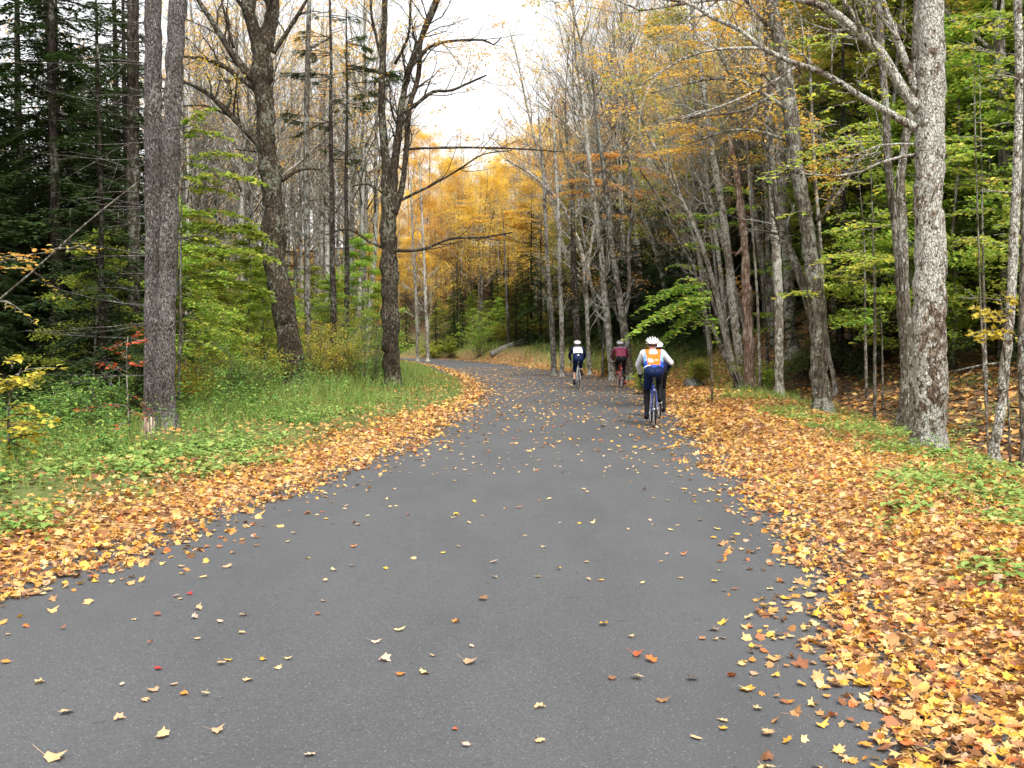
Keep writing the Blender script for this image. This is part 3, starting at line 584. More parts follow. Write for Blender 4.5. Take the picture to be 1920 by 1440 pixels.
def bicycle(label, loc, rz, fcol, lup, sc=1.0, saddle='black_plastic'):
    root = thing('bicycle', label, 'bicycle', loc, rz); root.scale = (sc,) * 3; fm = K('frame_' + '_'.join('%02d' % int(c * 99) for c in fcol), fcol, .3, 0, 0, .6)
    BB = (0, .42, .275); ST = (0, .27, .80); HT = (0, .87, .80); HB = (0, .92, .66); RH = (0, 0, .34); FH = (0, 1.0, .34)
    mb = MB(); tube(mb, [BB, ST], .017, 10); tube(mb, [(0, .285, .77), HT], .017, 10); tube(mb, [BB, HB], .020, 10); tube(mb, [HT, HB], .021, 10); tube(mb, [(-.035, .42, .275), (.035, .42, .275)], .024, 10)
    for s_ in (-1, 1): tube(mb, [(s_ * .03, .36, .28), (s_ * .06, 0, .34)], [.011, .009], 8); tube(mb, [(s_ * .02, .28, .75), (s_ * .055, .09, .48), (s_ * .06, 0, .34)], [.009, .009, .008], 8)
    mb.build('frame', fm, root)
    mb = MB(); tube(mb, [(0, .925, .65), (0, .935, .70)], .016, 8)
    for s_ in (-1, 1): tube(mb, [(s_ * .01, .925, .67), (s_ * .045, .93, .60), (s_ * .05, .96, .45), (s_ * .05, 1.0, .34)], [.012, .013, .011, .008], 8)
    mb.build('fork', fm, root); wheel(root, 0); wheel(root, 1.0)
    mb = MB(); tube(mb, [ST, (0, .235, .93)], .0135, 10); mb.build('seat_post', M['steel'], root)
    mb = MB(); P, R = smooth_path([(0, .36, .945), (0, .30, .95), (0, .24, .955), (0, .16, .962), (0, .10, .965)], [.018, .028, .045, .072, .055], .02); n0 = mb.n; tube(mb, P, R, 14); V = mb.v[-1]; V[:, 2] = .955 + (V[:, 2] - .955) * .38; mb.build('saddle', M[saddle], root)
    mb = MB(); tube(mb, [(-.035, .13, .90), (.035, .13, .90)], .03, 10); mb.build('saddle_bag', M['black_plastic'], root)
    mb = MB(); tube(mb, [HT, (0, .86, .86), (0, .95, .885)], [.017, .016, .015], 8)
    P, _ = smooth_path([(-.19, .83, .77), (-.20, .93, .755), (-.205, 1.0, .80), (-.205, 1.01, .86), (-.205, .96, .89), (-.17, .945, .89), (0, .95, .89), (.17, .945, .89), (.205, .96, .89), (.205, 1.01, .86), (.205, 1.0, .80), (.20, .93, .755), (.19, .83, .77)], .012, .03); tube(mb, P, .0135, 8); mb.build('handlebar', M['black_plastic'], root)
    for s_ in (-1, 1): mb = MB(); tube(mb, [(s_ * .205, .98, .885), (s_ * .205, 1.04, .91), (s_ * .205, 1.065, .95)], [.017, .019, .012], 8); tube(mb, [(s_ * .205, 1.06, .92), (s_ * .21, 1.08, .85), (s_ * .215, 1.05, .78)], [.008, .007, .005], 6); mb.build('brake_lever', M['black_plastic'], root)
    mb = MB(); tube(mb, circ((.045, .42, .275), .092, 24), .005, 5, cap=False); tube(mb, circ((.045, .42, .275), .06, 24), .006, 5, cap=False)
    for i in range(5): a = i * 1.2566; tube(mb, [(.045, .42, .275), (.045, .42 + .09 * math.cos(a), .275 + .09 * math.sin(a))], .006, 4)
    ang = R_(95) if lup else R_(-85)      # left crank up or down
    c = (.165 * math.cos(ang), .165 * math.sin(ang)); tube(mb, [(-.06, .42, .275), (-.075, .42 + c[0], .275 + c[1])], [.014, .010], 8); tube(mb, [(.06, .42, .275), (.075, .42 - c[0], .275 - c[1])], [.014, .010], 8); mb.build('crank', M['silver'], root)
    for s_, q in ((-1, 1), (1, -1)): mb = MB(); tube(mb, [(s_ * .08, .42 + q * c[0], .275 + q * c[1]), (s_ * .16, .42 + q * c[0], .275 + q * c[1])], [.012, .02], 8); mb.build('pedal', M['silver'], root)
    mb = MB(); tube(mb, [(.045, .42, .367), (.05, 0, .385)], .004, 4); tube(mb, [(.045, .42, .183), (.06, .03, .22), (.065, -.02, .27)], .004, 4); tube(mb, circ((.05, 0, .34), .045, 16), .008, 5, cap=False); tube(mb, circ((.065, .01, .25), .02, 12), .006, 5, cap=False); mb.build('chain', M['steel'], root)
    mb = MB(); tube(mb, [(0, .06, .70), (0, .09, .69)], .014, 8); mb.build('rear_brake', M['silver'], root)
    mb = MB(); P, R = smooth_path([(0, .64, .43), (0, .58, .58), (0, .575, .60)], [.036, .036, .015], .03); tube(mb, P, R, 12); mb.build('water_bottle', M['white_paint'], root)
    ft = {}; 
    for s_, q in ((-1, 1), (1, -1)): ft[s_] = np.array((s_ * .125, .42 + q * c[0], .275 + q * c[1] + .02))
    return root, ft
def capsule(mb, a, b, ra, rb, n=14):
    a = np.array(a, float); b = np.array(b, float); d = nrm(b - a); th = np.linspace(0, math.pi / 2, 5)[:-1]
    P = [a - d * ra * math.cos(t) for t in th] + [a, b] + [b + d * rb * math.cos(t) for t in th[::-1]]; R = [max(.0008, ra * math.sin(t)) for t in th] + [ra, rb] + [max(.0008, rb * math.sin(t)) for t in th[::-1]]
    tube(mb, P, R, n)
def person(label, loc, rz, ft, cfg, sc=1.0, right_up=False):
    J = {}; S = []       # S: (a, b, ra, rb, region)
    def c(a, b, ra, rb, reg): S.append((np.array(a, float), np.array(b, float), ra, rb, reg))
    pel = np.array((0, .20, 1.03)); chest = np.array((0, .50, 1.335)); neck = np.array((0, .60, 1.43)); head = np.array((0, .69, 1.512))
    for s_ in (-1, 1):
        c((s_ * .075, .20, 1.02), (s_ * .09, .28, 1.10), .105, .095, 'pelvis'); c((s_ * .05, .14, 1.02), (s_ * .07, .20, 1.03), .09, .095, 'pelvis')
        c((s_ * .075, .28, 1.11), (s_ * .085, .40, 1.24), .088, .098, 'torso'); c((s_ * .085, .40, 1.24), (s_ * .10, .52, 1.33), .100, .085, 'torso'); c((s_ * .10, .50, 1.33), (s_ * .165, .54, 1.375), .075, .062, 'torso')
        c((0, .52, 1.38), (s_ * .12, .54, 1.385), .062, .055, 'torso')
        hip = np.array((s_ * .09, .26, 1.0)); ank = ft[s_] + np.array((-s_ * .005, -.10, .10)); D = np.linalg.norm(ank - hip); L1, L2 = .43, .43; D = min(D, L1 + L2 - .004)
        m_ = (L1 * L1 - L2 * L2 + D * D) / (2 * D); hgt = math.sqrt(max(0, L1 * L1 - m_ * m_)); dd = nrm(ank - hip); fw = nrm(np.array((s_ * .03, 1, .35)) - dd * np.dot(dd, np.array((s_ * .03, 1, .35)))); knee = hip + dd * m_ + fw * hgt
        c(hip, (hip + knee) / 2, .098, .080, 'thigh'); c((hip + knee) / 2, knee, .080, .055, 'thigh'); c(knee, knee + (ank - knee) * .3 + np.array((0, -.018, 0)), .054, .057, 'shin'); c(knee + (ank - knee) * .3 + np.array((0, -.018, 0)), ank, .056, .034, 'shin')
        f = ft[s_]; c(ank, ank + np.array((0, -.03, -.04)), .036, .036, 'foot'); c(f + np.array((0, -.11, .045)), f + np.array((0, .03, .025)), .036, .040, 'foot'); c(f + np.array((0, .03, .025)), f + np.array((0, .09, .018)), .040, .028, 'foot')
        sh = np.array((s_ * .185, .54, 1.37))
        if right_up and s_ == 1: el = np.array((.35, .60, 1.19)); wr = np.array((.12, .80, 1.40)); hd = nrm(np.array((-.08, .02, .10)))
        else: el = np.array((s_ * (.275 if cfg.get('wide', 1) else .25), .70, 1.15)); wr = np.array((s_ * .215, .91, .985)); hd = nrm(np.array((0, .09, -.03)))
        c(sh, el, .056, .043, 'arm'); c(el, el + (wr - el) * .35, .043, .043, 'arm'); c(el + (wr - el) * .35, wr, .042, .029, 'arm')
        pc = wr + hd * .05; side = nrm(np.cross(hd, (0, 0, 1.))) ; c(wr, pc, .027, .030, 'hand'); c(pc - side * .02, pc + side * .02, .026, .026, 'hand'); dn = nrm(np.cross(side, hd)); dn = dn if dn[2] < 0 else -dn
        for k, (o_, ln) in enumerate(((-.030, .040), (-.010, .048), (.010, .045), (.030, .036))):     # four fingers curling round the hood
            b0 = pc + hd * .025 + side * o_; b1 = b0 + hd * ln * .8 + dn * .012; b2 = b1 + dn * ln * .75 - hd * .004; b3 = b2 + dn * .010 - hd * ln * .45
            c(b0, b1, .0105, .0095, 'hand'); c(b1, b2, .0095, .009, 'hand'); c(b2, b3, .009, .008, 'hand')
        t0 = pc - hd * .02 - side * s_ * .022; t1 = t0 - side * s_ * .026 + hd * .02 + dn * .012; c(t0, t1, .012, .0105, 'thumb'); c(t1, t1 + dn * .022 + hd * .012, .0105, .009, 'thumb')
    c((0, .24, 1.07), (0, .48, 1.30), .10, .105, 'torso'); c((0, .56, 1.38), head + np.array((0, -.03, -.05)), .056, .054, 'neck')
    c(head + np.array((0, -.035, .02)), head + np.array((0, .03, .02)), .080, .078, 'head'); c(head + np.array((0, .02, -.04)), head + np.array((0, .075, -.075)), .055, .030, 'head'); c(head + np.array((0, .10, .0)), head + np.array((0, .118, -.022)), .010, .014, 'head')
    c(head + np.array((-.02, .095, -.052)), head + np.array((.02, .095, -.052)), .010, .010, 'head')
    for s_ in (-1, 1): c(head + np.array((s_ * .080, -.005, .01)), head + np.array((s_ * .082, -.01, -.02)), .013, .010, 'head')
    mb = MB()
    for (a, b, ra, rb, reg) in S: capsule(mb, a, b, ra, rb)
    tmp = link('person', mb.mesh('person', M['skin'])); md = tmp.modifiers.new('r', 'REMESH'); md.mode = 'VOXEL'; md.voxel_size = .0072; md.use_smooth_shade = True; m2 = tmp.modifiers.new('s', 'SMOOTH'); m2.factor = .5; m2.iterations = 3
    bpy.context.view_layer.update(); me = bpy.data.meshes.new_from_object(tmp.evaluated_get(bpy.context.evaluated_depsgraph_get())); bpy.data.objects.remove(tmp, do_unlink=True)
    me.name = 'person'; me.materials.clear(); me.materials.append(M['skin'])
    nv = len(me.vertices); V = np.empty(nv * 3); me.vertices.foreach_get('co', V); V = V.reshape(-1, 3); NV = np.empty(nv * 3); me.vertices.foreach_get('normal', NV); NV = NV.reshape(-1, 3)
    best = np.full(nv, 9e9); regs = sorted(set(x[4] for x in S)); rid = np.zeros(nv, int)
    for (a, b, ra, rb, reg) in S:
        ab = b - a; t = np.clip(((V - a) @ ab) / (ab @ ab), 0, 1); d = np.linalg.norm(V - a - t[:, None] * ab, axis=1) - (ra + (rb - ra) * t); q = d < best; best[q] = d[q]; rid[q] = regs.index(reg)
    F4 = np.array([list(p.vertices) for p in me.polygons if len(p.vertices) == 4]); FC = V[F4].mean(1); fr = np.array([regs[i] for i in rid[F4[:, 0]]])
    axis_ = nrm(chest - pel); v_ = ((FC - pel) @ axis_) / np.linalg.norm(neck - pel)
    root = link('person', me); root.location = loc; root.rotation_euler = (0, 0, rz); root.scale = (sc,) * 3; tag(root, label, 'person')
    def cloth(name, mask, off, mats, mi=None):
        f = F4[mask]; 
        if len(f) == 0: return
        u, inv = np.unique(f, return_inverse=True); wr_ = .0015 * np.sin(V[u][:, 2] * 90 + V[u][:, 0] * 60)[:, None]
        b = MB(); VV = V[u] + NV[u] * (off + wr_); ff = inv.reshape(-1, 4); mi = np.zeros(len(ff), int) if mi is None else mi[mask]; b.add(VV)
        for k in range(len(mats)):
            q = ff[mi == k]
            if len(q): b.f4.append(q.astype(np.int32)); b.m4.append(np.full(len(q), k, np.int32))
        return b.build(name, mats, root)
    x = FC[:, 0]; z = FC[:, 2]; tor = np.isin(fr, ['torso']); arm = fr == 'arm'; pelv = fr == 'pelvis'; th_ = fr == 'thigh'; shn = fr == 'shin'; ftm = fr == 'foot'; low_neck = (fr == 'neck') & (v_ < 1.24)
    jm, fn = cfg['jersey']; back = FC[:, 1] < (.24 + (FC[:, 2] - 1.03) * 1.0 + .03)
    cloth('jersey', (tor | arm | low_neck | (pelv & (v_ > .10))), .008, [M[k] for k in jm], fn(x, v_, arm, back, fr))
    tm, tf = cfg['tights']; cloth('tights', (pelv | th_ | (shn & tf(z, FC))), .005, [M[k] for k in tm], cfg['tcol'](FC, fr))
    for sgn in ((-1, 1) if cfg.get('socks') else ()): cloth('sock', (x * sgn > 0) & shn & (FC[:, 2] < np.where(x < 0, ft[-1][2], ft[1][2]) + .20), .004, [M[cfg['socks']]])
    for sgn in (-1, 1): cloth('shoe', ftm & (x * sgn > 0), .007, [M[cfg['shoes']]]); cloth('glove', ((fr == 'hand') | (fr == 'thumb')) & (np.abs(x - sgn * .2) < np.abs(x + sgn * .2)), .003, [M[cfg['gloves']]])
    hb = MB(); capsule(hb, head + np.array((0, -.075, .055)), head + np.array((0, .045, .06)), .098, .094, 18); hv = hb.v[-1]; hv[:, 2] = np.maximum(hv[:, 2], np.where(hv[:, 1] < head[1] - .03, head[2] - .012, head[2] + .035)); h_ = hb.build('helmet', K('helmet_' + cfg['helmet'][0], cfg['helmet'][1], .4), root)
    mb = MB(); hc = head + np.array((0, -.015, .05))
    for k in range(-3, 4):     # shell ribs between the vents
        P = []
        for t in np.linspace(-.15, math.pi + .10, 14):
            a = k * .42; P.append(hc + np.array((math.sin(a) * .122 * (.55 + .45 * math.sin(t)), math.cos(t) * -.165, math.sin(t) * math.cos(a * .85) * .118)))
        P, _ = smooth_path(P, .01, .02); tube(mb, P, .0125, 8)
    for zz, rr in ((.0, 1.0), (.045, .93)):
        P = [hc + np.array((math.sin(a) * .118 * rr, -math.cos(a) * .168 * rr, zz)) for a in np.linspace(-1.6, 1.6, 12)]; tube(mb, smooth_path(P, .01, .02)[0], .009, 8)
    sh_ = mb.build('helmet_shell', M[cfg['shell']]); sh_.parent = h_
    for s_ in (-1, 1): mb = MB(); capsule(mb, head + np.array((s_ * .028, .098, .012)), head + np.array((s_ * .03, .099, .012)), .011, .011, 10); mb.build('eye', M['black_plastic'], root)
    return root
K('jersey_orange', (.80, .16, .02), .7, 0, .05); K('jersey_white', (.74, .75, .80), .7, 0, .03); K('jersey_blue', (.025, .08, .42), .7, 0, .08); K('jersey_skyblue', (.22, .38, .72), .7, 0, .08); K('navy', (.009, .014, .055), .75, 0, .1); K('navy_shorts', (.008, .018, .065), .6, 0, .1); K('black_cloth', (.012, .012, .015), .75, 0, .1)
K('maroon', (.20, .04, .075), .8, 0, .12); K('mauve', (.24, .20, .29), .8, 0, .1); K('red_shoe', (.28, .02, .02), .5); K('dark_red', (.3, .03, .03), .5)
def j_orange(x, v, arm, back, fr):
    m = np.full(len(x), 2); m[arm] = 1; wd = .10 + .055 * np.clip(v, 0, 1); o = back & ~arm & (v > .15) & (v < 1.02) & (np.abs(x) < wd); m[o] = 0
    m[back & ~arm & (np.abs(x) >= wd) & (v > .35)] = 3; m[(v > 1.0)] = 1; m[~arm & (np.abs(x) > .165) & (v > .6)] = 1
    e = o & ((x / .085) ** 2 + ((v - .76) / .12) ** 2 < 1) & ~((np.sin(x * 210) > .8) & (np.abs(v - .74) < .07)); m[e] = 1
    m[o & (x > -.105) & (x < -.01) & (np.abs(v - .35 - .04 * np.sin(x * 120)) < .06)] = 1; m[o & (x > .02) & (x < .085) & (np.abs(v - .37) < .014)] = 1; m[back & ~arm & (x < -.07) & (np.abs(v - .10) < .04)] = 1; return m
def j_white(x, v, arm, back, fr):
    m = np.zeros(len(x), int); m[back & ~arm & (v > .36) & (v < .98) & (np.abs(x) < .16 - .05 * np.clip(v - .7, 0, 1) * 3)] = 1; m[back & (np.abs(x) < .028 * (1 - (v - .14) / .14)) & (v > .14) & (v < .25)] = 1; m[back & (np.abs(x) < .05) & (np.abs(v - .12) < .012)] = 1; return m
def j_maroon(x, v, arm, back, fr):
    m = np.zeros(len(x), int); m[v > .86] = 1; m[(np.abs(v - .52) < .008) & back] = 2; return m
g1 = ground_at(1227, 803); zr = lambda g: float(road_z(np.array([g[0]]), np.array([g[1]]))[0]) + .0
def place_rider(g, rz, blabel, plabel, fcol, lup, cfg, sc=1.0, right_up=False, saddle='black_plastic'):
    loc = (g[0], g[1], zr(g)); b, ft = bicycle(blabel, loc, rz, fcol, lup, sc, saddle); return person(plabel, loc, rz, ft, cfg, sc, right_up)
ci = lambda FC, fr: np.zeros(len(FC), int)
allsh = lambda z, FC: z > -1
place_rider(g1, -.07, 'blue framed road bicycle ridden by the nearest cyclist', 'cyclist in orange and blue jersey with white sleeves, nearest, right arm raised to the face', (.03, .06, .30), False,
            dict(jersey=(['jersey_orange', 'jersey_white', 'jersey_blue', 'jersey_skyblue'], j_orange), tights=(['navy_shorts', 'black_cloth'], allsh), tcol=lambda FC, fr: ((fr == 'shin') | ((fr == 'thigh') & (FC[:, 2] < .70) & (FC[:, 0] < 0)) | ((fr == 'thigh') & (FC[:, 1] > .50))).astype(int), shoes='black_cloth', gloves='black_cloth', helmet=('dark', (.02, .02, .03)), shell='white_paint'), .995, True)
place_rider((g1[0] + .41, g1[1] + 2.2), -.07, 'dark bicycle mostly hidden in front of the nearest cyclist', 'cyclist in navy with a white ribbed helmet, mostly hidden in front of the nearest one', (.02, .02, .03), True,
            dict(jersey=(['navy'], ci and (lambda x, v, a, b, f: np.zeros(len(x), int))), tights=(['black_cloth'], allsh), tcol=ci, shoes='black_cloth', gloves='black_cloth', helmet=('dark', (.02, .02, .03)), shell='white_paint'), .95)
g2 = ground_at(1085, 730.2)
place_rider(g2, .01, 'white framed road bicycle ridden by the leftmost cyclist', 'cyclist in navy jersey with a white back panel and bare calves, leftmost', (.7, .7, .72), False,
            dict(jersey=(['navy', 'white_paint'], j_white), tights=(['navy_shorts'], lambda z, FC: z > np.where(FC[:, 0] < 0, .56, .70)), tcol=ci, socks='black_cloth', shoes='black_cloth', gloves='white_paint', helmet=('navy', (.02, .03, .12)), shell='white_paint'), .98, saddle='white_paint')
g3 = ground_at(1166.5, 728.8)
place_rider(g3, .02, 'red framed road bicycle ridden by the cyclist in maroon', 'cyclist in maroon jacket and black tights between the white backed and the orange backed ones', (.55, .03, .02), True,
            dict(jersey=(['maroon', 'mauve', 'dark_red'], j_maroon), tights=(['black_cloth'], allsh), tcol=ci, shoes='red_shoe', gloves='white_paint', helmet=('grey', (.05, .06, .08)), shell='silver'), .98)

# ------------------------------------------------------------------ the trees one can tell apart, each at its own distance
HERO = []
def hero(name, label, Y, bark, stems, seed, sides=14, twigs=6, tw_len=1.6, leaf=None, flare=1.5, bump=.035, group=None, dead=None, top=True, lp=2, lfrac=.4, lsize=(.06, .10), step=.16):
    """stems: lists of (px, py, width px[, extra depth]) read off the photograph; the first runs from the base"""
    T = Tree(seed); rs = T.rs; sc = lambda wpx, y: wpx * y / F / 2
    p0 = at(stems[0][0][0], stems[0][0][1], Y); bx, by = p0[0], p0[1]; bz = Hs(bx, by); base = np.array((bx, by, bz)); HERO.append((bx, by))
    for k, st in enumerate(stems):
        P = [at(q[0], q[1], Y + (q[3] if len(q) > 3 else 0)) - base for q in st]; R = [sc(q[2], Y) for q in st]
        if k == 0:
            P[0][2] = .30; P = [np.array((P[0][0], P[0][1], -.35)), np.array((P[0][0], P[0][1], .02))] + P; R = [R[0] * flare * 1.08, R[0] * flare] + R
        P, R = smooth_path(P, R, step if R[0] > .05 else .3)
        n = len(P); jit = rs.normal(0, 1, (n, 3)) * np.minimum(R * .035 + bump * R * .35, .02)[:, None]; P = P + jit
        if k == 0 and bump > .045:
            for _b in range(int(9 * bump / .07)): zc = rs.uniform(.08, .95) * P[-1][2]; R = R * (1 + rs.uniform(.06, .17) * np.exp(-((P[:, 2] - zc) / rs.uniform(.10, .25)) ** 2))
        tube(T.wood, P, R, sides if R[0] > .06 else 6, bump, rs)
        if k == 0:
            Vv = T.wood.v[-1]; dx_, dy_ = Vv[:, 0] - P[2][0], Vv[:, 1] - P[2][1]; th_ = np.arctan2(dy_, dx_); kf = (.28 * np.maximum(0, np.cos(th_ * 5 + seed)) + .12) * np.exp(-np.clip(Vv[:, 2], 0, 9) / .16); Vv[:, 0] += dx_ * kf; Vv[:, 1] += dy_ * kf
        if k > 0 or twigs < 0:      # limbs carry side branches
            nb = max(2, int(abs(twigs) * np.linalg.norm(P[-1] - P[0]) / 2.5))
            for i in range(nb):
                t = .2 + .8 * (i + rs.uniform()) / nb; j = min(int(t * (n - 1)), n - 2); Tn = nrm(P[j + 1] - P[j]); v = rs.normal(0, 1, 3); v[2] += .35; v = nrm(v - Tn * np.dot(v, Tn)); a = rs.uniform(.5, 1.0)
                T.grow(P[j], Tn * math.cos(a) + v * math.sin(a), tw_len * rs.uniform(.5, 1.2), max(.008, R[j] * .38), 2, .07, .2, 5, .55)
    if dead:     # thin dead side branches: (n, zmin, zmax, length, azimuth centre, azimuth spread)
        n, z0, z1, ln, a0, da = dead; P, R = smooth_path([at(q[0], q[1], Y) - base for q in stems[0]], [sc(q[2], Y) for q in stems[0]], .3)
        for i in range(n):
            z = z0 + (z1 - z0) * (i + rs.uniform()) / n; j = int(np.abs(P[:, 2] - z).argmin()); a = a0 + rs.uniform(-da, da)
            T.grow(P[j], (math.cos(a), math.sin(a), rs.uniform(-.1, .18)), ln * rs.uniform(.45, 1.2), rs.uniform(.010, .017), 1 if rs.uniform() < .6 else 2, -.01, .10, 4, .42, (.35, .8))
    if top:      # crown above the part the photograph shows
        for st in stems:
            q = st[-1]
            if q[1] > 40: continue
            p = at(q[0], q[1], Y) - base; q2 = st[-2]; d = nrm(at(q[0], q[1], Y) - at(q2[0], q2[1], Y)); d[2] = max(d[2], .4)
            T.grow(p, d, 4.0 if q[2] > 12 else 2.2, sc(q[2], Y) * .95, 3, .10, .12, 6, .55, sides=7)
    lm = MB(); lmat = None
    if leaf: lmat = M[leaf]; T.leaves(lm, OVAL if Y > 20 else STARS[3], lp, .12, lsize, lfrac)
    root = thing(name, label, 'tree', tuple(base), 0, group); T.wood.build('trunk', bark, root)
    if lm.n: lm.build('crown', lmat, root, smooth=False)
    return root
hero('spruce_tree', 'straight grey spruce trunk with dead side branches, left one of the touching pair', 18.1, M['bark_spruce'], [[(284, 800, 30), (286, 640, 31), (288, 480, 31), (288, 300, 32), (287, 150, 31), (287, 0, 30), (286, -350, 26)]], 11, 18,
     dead=(44, .9, 9.5, 1.9, math.pi, 1.0), flare=1.15, bump=.02, top=True)
hero('maple_tree', 'rough barked trunk with dark burls, right one of the touching pair', 17.4, M['bark_spruce'], [[(312, 812, 36), (312, 640, 34), (316, 480, 33), (320, 320, 31), (325, 180, 30), (330, 60, 31), (336, -80, 29), (342, -350, 24)]], 12, 18,
     dead=(7, 3.0, 9.5, 1.0, .2, .8), flare=1.25, bump=.06)
hero('spruce_tree', 'dark straight trunk close behind the paired trunks on their left', 25.5, M['bark_dark'], [[(252, 715, 24), (252, 500, 23), (250, 250, 22), (249, 0, 21), (248, -250, 15)]], 13, 12, dead=(40, 2.0, 12, 2.4, 2.8, 2.6))
hero('maple_tree', 'crooked mossy maple with knobbly trunk and long bare limbs reaching left', 28.5, M['bark_maple'], [[(550, 745, 40), (545, 660, 46), (534, 580, 42), (521, 520, 41), (513, 470, 43), (514, 400, 35), (507, 330, 36), (499, 270, 33), (498, 200, 33), (491, 150, 36), (492, 85, 32)],
     [(490, 100, 30), (475, 50, 24), (463, 0, 22), (455, -180, 14)], [(496, 95, 30), (506, 45, 26), (511, 0, 23), (520, -200, 15)],
     [(492, 165, 20), (455, 125, 15), (425, 85, 12), (395, 35, 10), (372, 0, 8), (352, -50, 5)], [(488, 170, 16), (450, 145, 11), (415, 122, 9), (380, 110, 7), (345, 106, 5)], [(496, 280, 16), (465, 250, 13), (430, 213, 11), (395, 180, 9), (370, 165, 6), (345, 153, 5)],
     [(425, 210, 7), (432, 172, 6), (420, 145, 5), (400, 122, 4)], [(438, 90, 6), (428, 55, 5), (420, 20, 4), (412, -10, 3)], [(512, 100, 10), (535, 65, 8), (560, 25, 7), (578, -5, 5)], [(528, 340, 8), (553, 322, 6), (578, 316, 5), (600, 318, 3)],
     [(425, 215, 5), (385, 198, 4), (345, 199, 3)], [(490, 285, 5), (470, 283, 4), (440, 280, 2)]], 14, 16, 5, 1.7, 'gold', 1.25, .07, lp=1, lfrac=.07)
hero('maple_tree', 'many stemmed rough barked tree on the grass left of the bend', 31.5, M['bark_maple'], [[(736, 738, 35), (733, 660, 31), (731, 580, 30), (730, 500, 30), (729, 430, 30), (727, 380, 24), (722, 300, 15), (716, 200, 14), (718, 100, 12), (722, 0, 10), (722, -200, 7)],
     [(733, 400, 22), (738, 330, 17), (747, 250, 13), (756, 180, 12), (770, 120, 11), (795, 60, 9), (822, 0, 7), (840, -60, 5)], [(738, 400, 16), (752, 360, 12), (762, 280, 10), (768, 200, 10), (785, 140, 9), (790, 70, 8), (815, 0, 6)],
     [(757, 212, 8), (785, 192, 7), (812, 172, 6), (845, 170, 5), (880, 155, 4), (912, 141, 3)], [(768, 130, 7), (800, 92, 6), (840, 78, 5), (905, 75, 4), (925, 84, 3), (940, 70, 2)], [(738, 470, 7), (790, 468, 6), (845, 448, 5), (905, 445, 4), (960, 436, 3)],
     [(745, 378, 7), (800, 352, 5), (860, 318, 4), (905, 290, 3), (960, 282, 2)], [(722, 140, 8), (708, 80, 6), (697, 30, 5), (694, -20, 4)], [(728, 370, 6), (690, 345, 5), (660, 350, 3)], [(730, 470, 6), (690, 452, 5), (655, 430, 4), (610, 440, 2)],
     [(755, 280, 5), (830, 277, 5), (905, 277, 4), (990, 280, 3), (1060, 285, 2)], [(740, 120, 6), (765, 70, 5), (770, 0, 4)]], 15, 14, 6, 1.5, 'gold', 1.2, .07, lp=1, lfrac=.16)
hero('spruce_tree', 'thin pale pole of a trunk just right of the crooked maple', 35, M['bark_grey'], [[(577, 640, 12), (576, 480, 12), (574, 300, 11), (576, 150, 10), (580, 0, 8), (584, -150, 5)]], 16, 8, dead=(26, 2, 12, 1.3, 0, 3.1))
hero('big_maple_tree' if 0 else 'maple_tree', 'big lichened pale grey trunk at the right, long limbs reaching left over the lane', 13.35, M['bark_big'], [[(1744, 868, 57), (1744, 790, 57), (1744, 700, 61), (1743, 600, 59), (1744, 480, 57), (1742, 390, 52), (1742, 300, 52), (1744, 200, 53), (1745, 100, 48), (1744, 0, 46), (1742, -200, 40), (1738, -450, 31)],
     [(1722, 243, 17), (1690, 225, 15), (1655, 205, 12), (1610, 178, 11), (1560, 145, 10), (1520, 128, 10), (1475, 112, 9), (1430, 90, 9), (1385, 55, 8), (1340, 35, 8), (1285, 5, 7), (1180, -10, 4)], [(1722, 205, 24), (1700, 180, 20), (1672, 130, 18), (1645, 90, 17), (1600, 55, 16), (1565, 25, 15), (1520, 5, 12), (1440, -8, 10), (1330, 0, 7), (1200, 20, 4)],
     [(1718, 175, 16), (1700, 120, 14), (1680, 70, 13), (1655, 0, 11), (1635, -70, 9)], [(1625, 72, 10), (1608, 40, 9), (1585, 5, 8), (1570, -40, 6)], [(1716, 290, 7), (1690, 294, 6), (1650, 305, 5), (1615, 322, 4), (1570, 330, 3), (1500, 325, 2)],
     [(1716, 270, 5), (1650, 272, 3), (1600, 292, 3), (1540, 310, 2)], [(1430, 90, 6), (1350, 92, 5), (1280, 110, 4), (1200, 160, 3)], [(1500, 120, 5), (1430, 165, 4), (1350, 200, 4), (1270, 225, 3)]], 17, 22, 9, 1.1, 'ygreen', 1.18, .035, lp=1, lfrac=.14, lsize=(.05, .08), step=.12)
hero('maple_tree', 'slim brown trunk close behind the big lichened trunk, left of the two', 17.6, M['bark_grey'], [[(1690, 812, 19), (1697, 700, 18), (1690, 560, 17), (1682, 450, 16), (1667, 330, 15), (1660, 200, 14), (1652, 80, 13), (1645, -80, 11)]], 18, 10, dead=(6, 3, 9, 1.2, 2.5, 1))
hero('maple_tree', 'slim bumpy trunk touching the left side of the big lichened trunk', 17.2, M['bark_grey'], [[(1716, 800, 20), (1708, 680, 18), (1697, 560, 19), (1692, 430, 18), (1690, 320, 16), (1712, 180, 15), (1718, 60, 15), (1722, -100, 12)]], 19, 10)
